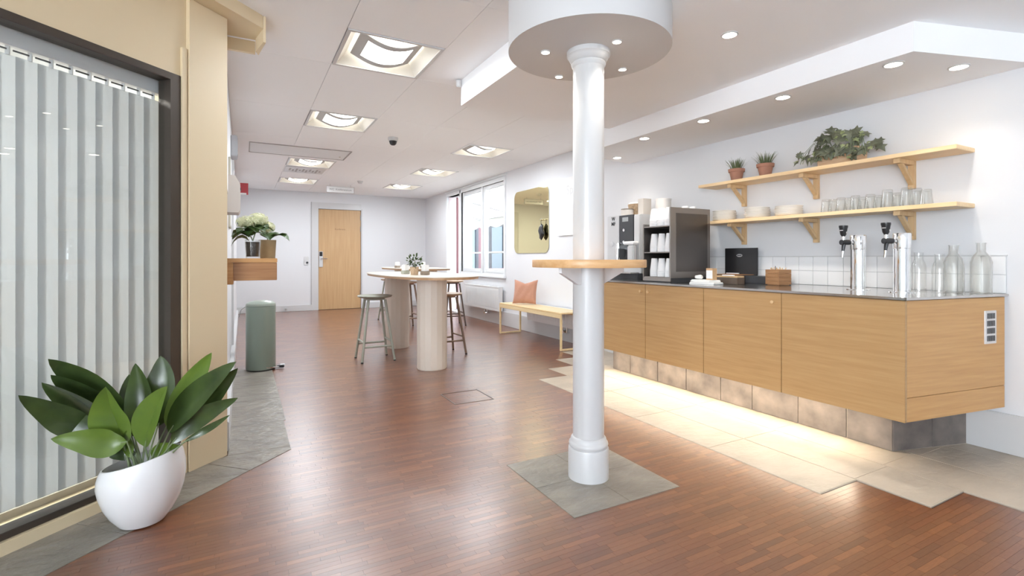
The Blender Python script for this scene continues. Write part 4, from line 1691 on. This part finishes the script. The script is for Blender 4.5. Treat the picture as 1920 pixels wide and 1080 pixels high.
# things on the nearer table
tz = .891
tpx = at(777, 515, 4.95)
tp = thing('small_potted_plant', 'little bushy dark green plant in a beige pot on the nearer high table', 'plant', (tpx.x, tpx.y, tz - .001))
MB().lathe([(0, 0), (.036, 0), (.044, .078), (.040, .078), (.036, .066), (0, .066)], n=20, caps=False).build('pot', wicker_m, tp, True)
rp = random.Random(3)
m = MB()
for k in range(95):
    v = Vector((rp.gauss(0, 1), rp.gauss(0, 1), rp.gauss(0, .8))).normalized() * rp.uniform(.02, .075)
    c0 = Vector((v.x, v.y, .135 + v.z * .85))
    sd_ = Vector((rp.uniform(-1, 1), rp.uniform(-1, 1), rp.uniform(-.4, .4))).normalized()
    dirv = (v.normalized() + Vector((0, 0, .3))).normalized()
    m.leaf([c0, c0 + dirv * .014, c0 + dirv * .03], .022, sd_, .2, prof=lambda t: [.2, 1, .1][int(round(t * 2))])
m.build('foliage', leaf_m, tp)['kind'] = 'stuff'
MB().tube([(0, 0, .06), (.003, 0, .13)], .005, 6).build('stem', stem_m, tp)


def candle(x_, y_, z_, label, wm):
    t_ = thing('napkin_holder', label, 'holder', (x_, y_, z_), R(20))
    MB().box(-.034, .034, -.034, .034, 0, .036, .003).build('holder_base', wm, t_)
    for q in range(4):
        MB().box(-.028, .028, -.028 + q * .014, -.028 + q * .014 + .012, .036, .098 - .008 * (q % 2), .002).build('napkin', paper_m, t_)


c0 = at(760, 513, 5.25)
candle(c0.x, c0.y, tz, 'white napkins in a small grey block holder left of the little plant', stoolg_m)
c0 = at(797, 515, 4.95)
candle(c0.x, c0.y, tz, 'white napkins in a small wooden block holder right of the little plant', greyw_m)
c0 = at(793, 500, 7.9)
candle(c0.x, c0.y, .9, 'white napkins in a block holder on the farther high table', greyw_m)
c0 = at(745, 500, 8.2)
candle(c0.x, c0.y, .9, 'block of white napkins toward the left end of the farther high table', greyw_m)


# stools
def stool(loc, rz, label, seat_m, leg_m, hh=.665):
    t_ = thing('bar_stool', label, 'stool', loc, rz, 'four-legged bar stools')
    MB().lathe([(0, hh - .026), (.13, hh - .026), (.165, hh - .018), (.176, hh - .008), (.178, hh - .002), (.172, hh + .002), (.12, hh - .004), (0, hh - .009)], n=40, caps=False).build('seat', seat_m, t_, True)
    MB().lathe([(0, hh - .045), (.10, hh - .045), (.105, hh - .04), (.105, hh - .026), (0, hh - .026)], n=24, caps=False).build('seat_support', leg_m, t_, True)
    tops = [(.085 * a, .085 * b) for a, b in ((1, 1), (-1, 1), (-1, -1), (1, -1))]
    feet = [(.165 * a, .165 * b) for a, b in ((1, 1), (-1, 1), (-1, -1), (1, -1))]

    def pt(i, z):
        f = 1 - z / (hh - .04)
        return Vector((tops[i][0] + (feet[i][0] - tops[i][0]) * f, tops[i][1] + (feet[i][1] - tops[i][1]) * f, z))

    for i in range(4):
        lg = MB().tube([pt(i, .012), pt(i, hh - .04)], .0125, 12, r2=.014).build('leg', leg_m, t_, True)
        MB().tube([pt(i, 0), pt(i, .012)], .0128, 10).build('foot_cap', black_m, lg, True)
    for (i, j, z) in ((0, 1, .155), (2, 3, .155), (1, 2, .20), (3, 0, .20)):
        MB().tube([pt(i, z), pt(j, z)], .010, 10).build('stretcher', leg_m, t_, True)
    return t_


stool((1.215, 5.27, 0), R(0), 'grey-green bar stool left of the nearer high table', stoolg_m, stoolg_m, .668)
stool((1.985, 5.22, 0), R(4), 'taupe wooden bar stool on the right of the nearer high table', stoolseat_m, stoolw_m, .668)
stool((2.25, 8.55, 0), R(10), 'bar stool at the left far corner of the farther high table', stoolseat_m, stoolg_m, .70)
stool((2.20, 7.45, 0), R(5), 'wooden bar stool seen between the two near pedestals', stoolseat_m, stoolw_m, .70)
stool((2.93, 7.42, 0), R(-5), 'dark wooden bar stool behind the taupe one, at the farther table', stoolseat_m, mat('dark_wood', srgb(96, 80, 70), .5), .70)

# ================================================================== bench with cushion
bn = thing('bench', 'pale birch bench with looped frame legs along the right wall', 'bench', (0, 0, 0))
BX0, BX1, BY0, BY1, BZ = 3.16, 3.50, 4.70, 6.24, .435
m = MB()
m.box(BX0 + .0, BX1, BY0, BY1, BZ - .016, BZ, .006)
m.build('seat', birch_m, bn)
MB().box(BX0 - .0, BX0 + .018, BY0, BY1, BZ - .065, BZ - .0165, .004).build('front_apron', birch_m, bn)
MB().box(BX1 - .018, BX1, BY0, BY1, BZ - .065, BZ - .0165, .004).build('back_apron', birch_m, bn)
for yy in (BY0 + .015, BY1 - .015):
    m = MB()
    m.box(BX0, BX0 + .022, yy - .013, yy + .013, .004, BZ - .066, .004)
    m.box(BX1 - .022, BX1, yy - .013, yy + .013, .004, BZ - .066, .004)
    m.box(BX0 + .022, BX1 - .022, yy - .013, yy + .013, .004, .024, .003)
    m.build('leg_frame', birch_m, bn)
# cushion
cu = MB()
bm = cu.bm
n = 20
S = .335


def cpt(u, v, sgn):
    cu_ = 1 - abs(u) ** 4
    cv_ = 1 - abs(v) ** 4
    h = .055 * (max(cu_, 0) * max(cv_, 0)) ** .55
    pinch = 1 - .10 * (1 - u * u) * (abs(v) ** 2) if False else 1
    x_ = u * S / 2 * (1 - .07 * (1 - v * v))
    z_ = v * S / 2 * (1 - .07 * (1 - u * u))
    if v > 0:
        z_ -= .050 * (1 - abs(u)) ** 1.5 * v ** 3
    wr_ = .004 * math.sin(9 * u + 5 * v) * max(cu_, 0)
    return Vector((sgn * h + wr_, x_, z_))


grid = {}
for sgn in (-1, 1):
    for i in range(n + 1):
        for j in range(n + 1):
            u, v = -1 + 2 * i / n, -1 + 2 * j / n
            if sgn == 1 and (i in (0, n) or j in (0, n)):
                grid[(1, i, j)] = grid[(-1, i, j)]
            else:
                grid[(sgn, i, j)] = bm.verts.new(cpt(u, v, sgn))
for sgn in (-1, 1):
    for i in range(n):
        for j in range(n):
            q = [grid[(sgn, i, j)], grid[(sgn, i + 1, j)], grid[(sgn, i + 1, j + 1)], grid[(sgn, i, j + 1)]]
            bm.faces.new(q if sgn == 1 else q[::-1])
cuo = cu.build('cushion', copper_m, None, True)
cuo.location = (3.36, 5.86, BZ + .168)
cuo.rotation_euler = (R(0), R(16), R(42))
tag(cuo, 'square copper-coloured cushion leaning back on the birch bench', 'cushion')

# ================================================================== left wall things
# honey-oak box shelf
bs = thing('box_shelf', 'short honey-oak box shelf on the left wall under the white hydrangeas', 'shelf', (0, 0, 0))
BY = 3.16
sx0, sx1 = XL + .001, 0.175
zt = 1.052
MB().box(sx0, sx1, BY, BY + .34, zt - .024, zt, .002).build('top_board', honey_m, bs)
MB().box(sx0, sx0 + .053, BY, BY + .34, zt - .145, zt - .0245, .002).build('side_board', honey_m, bs)
MB().box(sx0 + .0535, sx1 - .001, BY + .012, BY + .33, zt - .125, zt - .0245, .002).build('drawer_front', honeyd_m, bs)


def hydrangea_thing(loc, label, pot_fn, heads, leaves, seed):
    r_ = random.Random(seed)
    t_ = thing('potted_hydrangea', label, 'plant', loc)
    pot_fn(t_)
    for (hx, hy_, hz, hr) in heads:
        m = MB()
        for k in range(110):
            v = Vector((r_.gauss(0, 1), r_.gauss(0, 1), r_.gauss(0, 1) + .2)).normalized()
            c_ = Vector((hx, hy_, hz)) + Vector((v.x * hr, v.y * hr, v.z * hr * .72))
            a1 = v.cross(Vector((.3, .5, 1))).normalized()
            a2 = v.cross(a1)
            s_ = r_.uniform(.009, .012)
            ctr = m.bm.verts.new(c_ + v * .001)
            th = r_.uniform(0, 1.5)
            ring_ = []
            for q in range(8):
                an = th + q * PI / 4
                rr = s_ if q % 2 == 0 else s_ * .5
                ring_.append(m.bm.verts.new(c_ + a1 * rr * math.cos(an) + a2 * rr * math.sin(an) + v * .003 * (q % 2 == 0)))
            for q in range(8):
                m.bm.faces.new((ctr, ring_[q], ring_[(q + 1) % 8]))
        bmesh.ops.create_icosphere(m.bm, subdivisions=2, radius=hr * .86, matrix=Matrix.Translation((hx, hy_, hz)) @ Matrix.Diagonal((1, 1, .7, 1)))
        m.build('flower_head', petal_m, t_)
        MB().tube([(0, 0, .10), (hx * .5, hy_ * .5, (hz + .08) / 2), (hx, hy_, hz - hr * .4)], .0035, 6).build('stem', stem_m, t_, True)
    for (a, ln, w_, z0, droop) in leaves:
        dv = Vector((math.cos(a), math.sin(a), 0))
        path = [Vector((0, 0, z0)) + dv * (.02 + ln * q) + Vector((0, 0, .035 * math.sin(q * PI * .7) - droop * q * q)) for q in (0, .2, .4, .6, .8, 1)]
        m = MB()
        m.leaf(path, w_ * 1.5, Vector((-dv.y, dv.x, .1)), .2, prof=lambda t: [.08, .75, 1, .88, .5, .02][int(round(t * 5))])
        m.build('leaf', hyd_leaf, t_, True)
    return t_


hyd_leaf = mat('hydrangea_leaf', (0.075, 0.13, 0.035), 0.4, c2=(0.035, 0.07, 0.022), vscale=25, trans=.15)


def pot_glass(t_):
    MB().lathe([(0, 0), (.034, 0), (.036, .006), (.042, .108), (.040, .108), (.034, .008), (0, .008)], n=28, caps=False).build('glass_pot', ware_m, t_, True)
    MB().lathe([(0, .01), (.0325, .01), (.038, .094), (0, .094)], n=24, caps=False).build('soil', soil_m, t_, True)


def pot_beige(t_):
    MB().lathe([(0, 0), (.042, 0), (.048, .112), (.044, .112), (.04, .10), (0, .10)], n=28, caps=False).build('pot', mat('beige_pot', srgb(190, 168, 128), .6, var=.2, vscale=10), t_, True)


h1 = at(474, 483, 2.87)
hydrangea_thing((h1.x, h1.y, zt), 'white hydrangea in a dark-filled clear glass pot on the oak box shelf', pot_glass,
                ((-.035, .02, .205, .05), (.028, .02, .222, .054)),
                ((2.6, .10, .075, .13, .05), (3.6, .10, .07, .12, .03), (4.4, .06, .07, .13, .03), (.2, .09, .075, .15, .02), (1.2, .08, .07, .15, .0), (5.3, .08, .08, .15, .03), (2.2, .10, .07, .16, .0), (3.2, .09, .07, .10, .06), (4.9, .075, .075, .155, .04), (5.8, .07, .07, .165, .03), (3.9, .085, .07, .15, .05)), 1)
h2 = at(502, 483, 3.06)
hydrangea_thing((h2.x, h2.y, zt), 'lower hydrangea in a beige pot at the right of the oak box shelf', pot_beige,
                ((-.005, -.01, .19, .045),),
                ((5.8, .11, .085, .12, .04), (.3, .11, .08, .13, .05), (4.8, .07, .07, .12, .04), (2.9, .07, .07, .13, .02), (1.5, .07, .06, .13, .01)), 2)

# items seen edge-on on the left wall
ds = thing('wall_dispenser', 'beige-grey wall dispenser high on the left wall above the flowers', 'dispenser', (XL, 3.95, 1.37))
m = MB()
m.prism_axis([(0, 0), (.075, 0), (.085, .02), (.085, .20), (.055, .255), (0, .26)], 0, .26, 'y')
m.build('housing', mat('dispenser_beige', (.58, .53, .48), .5), ds)
MB().box(.085, .09, .09, .13, .165, .185).build('button', black_m, ds)
al = thing('fire_alarm_sign', 'small red fire alarm sign sticking out from the left wall', 'sign', (XL, 6.9, 1.83))
MB().box(0, .16, 0, .006, 0, .14, .001).build('flag', red_m, al)
MB().box(0.02, .14, -.001, .0, .0, .02).build('white_stripe', paper_m, al)
bx2 = thing('wall_speaker', 'grey box unit mounted high on the left wall near the ceiling', 'wall unit', (XL, 5.4, 2.02))
MB().box(0, .055, 0, .22, 0, .20, .006).build('housing', mat('unit_grey', (.42, .43, .45), .4), bx2)
MB().box(.055, .059, .02, .20, .02, .18, .002).build('grille', greyp_m, bx2)
for k, (yy, zz, hh, ww, lab) in enumerate(((3.45, 1.46, .30, .22, 'narrow framed notice on the left wall just past the beige column'), (4.5, 1.30, .55, .35, 'tall pale framed notice board on the left wall beyond the dispenser'))):
    nb = thing('framed_notice', lab, 'notice', (XL, yy, zz))
    MB().box(0, .016, 0, ww, 0, hh, .002).build('frame', mat('notice_frame%d' % k, ((.30, .24, .20), (.62, .60, .50))[k], .5), nb)
    MB().box(.016, .018, .015, ww - .015, .015, hh - .015).build('sheet', paper_m, nb)
MB_c = thing('wall_socket_strip', 'slim white cable trunking running up the left wall', 'trunking', (XL, 5.9, .16))
MB().box(0, .02, 0, .03, 0, 2.0, .002).build('trunking', white_m, MB_c)

# ================================================================== pedal bin
pb = thing('pedal_bin', 'tall round sage-green pedal bin by the left wall', 'bin', (0.152, 5.30, ZT))
MB().lathe([(0, .012), (.126, .012), (.128, .02), (.128, .60), (.125, .604), (0, .604)], n=48, caps=False).build('body', binm, pb, True)
MB().lathe([(.122, 0), (.124, .002), (.124, .012), (0, .012)][::-1], n=48).build('base_ring', black_m, pb, True)
MB().lathe([(0, .655), (.06, .652), (.105, .640), (.125, .625), (.129, .608), (.129, .605), (0, .605)][::-1], n=48, caps=False).build('lid', mat('bin_lid', srgb(150, 160, 148), .3, coat=.2), pb, True)
m = MB()
m.tube([(.04, -.118, .03), (.16, -.05, .016), (.185, -.03, .016)], .007, 8)
m.build('pedal_arm', chrome_m, pb, True)
MB().box(.13, .20, -.06, .0, .008, .03, .006).build('pedal', black_m, pb)
MB().box(.165, .205, -.052, -.008, .03, .036, .002).build('pedal_top', alu_m, pb)
m = MB().tube([(-.125, .02, .60), (-.165, .02, .57), (-.185, .02, .50)], .004, 6)
m.build('carry_handle', steel_m, pb, True)

# ================================================================== big planter
PP = (-.353, 2.462)
pt_ = thing('potted_plant', 'broad-leaved green plant in a rounded white pot by the glass wall', 'plant', (PP[0], PP[1], ZT))
DP = Vector((PP[0], PP[1], 0)).dot(Vector((sA, cA, 0)))
# lathe with tilted rim
prof = [(0, 0), (.075, 0), (.092, .004), (.125, .045), (.150, .09), (.167, .14), (.1745, .185), (.172, .225), (.162, .262), (.155, .275), (.149, .276), (.153, .262), (.163, .225), (.165, .185), (.150, .11), (.09, .03), (0, .03)]
prof = [(a * .845, b * .92) for a, b in prof]
m = MB().lathe(prof, n=64, caps=False)
rt_dir = Vector((cA, -sA, 0))   # to the camera's right
for v in m.bm.verts:
    k = v.co.dot(rt_dir) / .16
    if v.co.z > .10:
        f = ((v.co.z - .10) / .176) ** 1.6
        v.co.z += .050 * k * f
pot = m.build('pot', ceramic_m, pt_, True)
mm = MB().lathe([(0, 0), (.154, 0)], n=40, caps=False)
mm.bm.clear()
mm.lathe([(0, .145), (.08, .148), (.134, .145), (.128, .135), (0, .135)], n=40, caps=False)
mm.build('soil', mat('pebble_soil', (.16, .15, .14), .9, bump=.6, bscale=50), pt_, True)

base_c = Vector((PP[0], PP[1], ZT))


def loc_of(px, py, off):
    a = (px - 960) / F
    dg = (K - .06) / ((cA - a * sA) - (sA + a * cA))
    return at(px, py, min(DP + off, dg)) - base_c


viewv = Vector((sA, cA, 0))


def big_leaf(pts, wpx, off0, off1, m_, tilt=0.0, prof=None, fold=.28, base=None, start=.0):
    """pts: pixel points from the stalk end to the tip"""
    n_ = 15
    # smooth catmull interpolation over pixel points
    P = [Vector((p[0], p[1], 0)) for p in pts]

    def cat(t_):
        k = t_ * (len(P) - 1)
        i = min(int(k), len(P) - 2)
        f = k - i
        p0 = P[max(i - 1, 0)]
        p1 = P[i]
        p2 = P[i + 1]
        p3 = P[min(i + 2, len(P) - 1)]
        return .5 * ((2 * p1) + (-p0 + p2) * f + (2 * p0 - 5 * p1 + 4 * p2 - p3) * f * f + (-p0 + 3 * p1 - 3 * p2 + p3) * f ** 3)

    path = []
    for i in range(n_):
        t_ = i / (n_ - 1)
        q = cat(t_)
        path.append(loc_of(q.x, q.y, off0 + (off1 - off0) * t_ + .02 * math.sin(PI * t_) + .006 * math.sin(7 * t_ + off1 * 40)))
    w_ = 1.14 * wpx / F * (DP + (off0 + off1) / 2)
    tg = (path[-1] - path[0]).normalized()
    sd_ = tg.cross(viewv).normalized()
    sd_ = (Matrix.Rotation(R(tilt), 4, tg) @ sd_).normalized()
    pf = prof or (lambda t: (math.sin(PI * (t ** .88)) ** .95))
    m = MB()
    m.leaf(path, w_ / max(.35, abs(math.cos(R(tilt)))), sd_, fold, prof=pf)
    o_ = m.build('leaf', m_, pt_, True)
    # stalk
    b0 = Vector((rs.uniform(-.02, .03), rs.uniform(-.025, .025), .14)) + rt_dir * ((pts[0][0] - 267) * .00035)
    p0 = path[0]
    mid = (b0 + p0) / 2 + Vector((0, 0, -.01)) + (p0 - b0).cross(viewv) * .0
    sm_ = MB().tube([b0, b0 * .45 + p0 * .55 + Vector((0, 0, .012)), p0, path[2]], .0042, 7, r2=.0022)
    sm_.build('stalk', stem_m, pt_, True)
    return o_


rs = random.Random(21)
DK, BR = leaf_m, leafb_m
big_leaf([(240, 800), (205, 765), (150, 710), (90, 673)], 44, .10, .14, DK, 25)
big_leaf([(246, 815), (204, 800), (140, 752), (78, 717)], 55, .03, .02, DK, -10)
big_leaf([(226, 822), (150, 798), (98, 772), (34, 741)], 48, -.03, -.08, DK, 10)
big_leaf([(215, 792), (180, 752), (130, 722), (95, 703)], 30, .08, .12, DK, 20)
big_leaf([(238, 828), (205, 832), (158, 826), (95, 823)], 44, -.06, -.16, BR, 15)
big_leaf([(232, 832), (222, 800), (208, 765), (198, 725)], 62, -.02, -.10, BR, 8, fold=.55)
big_leaf([(252, 815), (262, 780), (262, 725), (254, 681)], 42, .04, .09, DK, 10)
big_leaf([(252, 818), (246, 780), (240, 740), (243, 701)], 36, .06, .12, DK, -20)
big_leaf([(276, 800), (292, 765), (304, 710), (301, 667)], 50, .08, .17, DK, 12)
big_leaf([(272, 838), (278, 805), (294, 762), (314, 724)], 50, -.05, -.12, BR, -12, fold=.5)
big_leaf([(245, 858), (242, 840), (238, 822), (237, 807)], 18, -.02, -.05, BR, 10)
big_leaf([(312, 800), (338, 762), (368, 708), (397, 661)], 40, .04, .06, BR, 12)
big_leaf([(316, 812), (345, 770), (392, 722), (443, 678)], 44, -.01, -.05, DK, -15)
big_leaf([(322, 820), (362, 775), (405, 730), (446, 690)], 34, .03, .00, DK, 30)
big_leaf([(322, 832), (350, 800), (398, 768), (446, 746)], 32, .0, -.03, DK, 10)
big_leaf([(345, 829), (375, 812), (405, 795), (431, 778)], 12, -.02, -.03, DK, 0)
big_leaf([(255, 850), (238, 845), (222, 850), (205, 858)], 30, .0, -.02, DK, 5)
big_leaf([(285, 860), (300, 846), (318, 840), (338, 836)], 26, .02, .03, BR, 5)
big_leaf([(296, 800), (300, 780), (296, 750), (290, 715)], 44, .10, .16, DK, 30)
big_leaf([(230, 810), (215, 785), (195, 765), (180, 735)], 34, .06, .10, DK, 15)
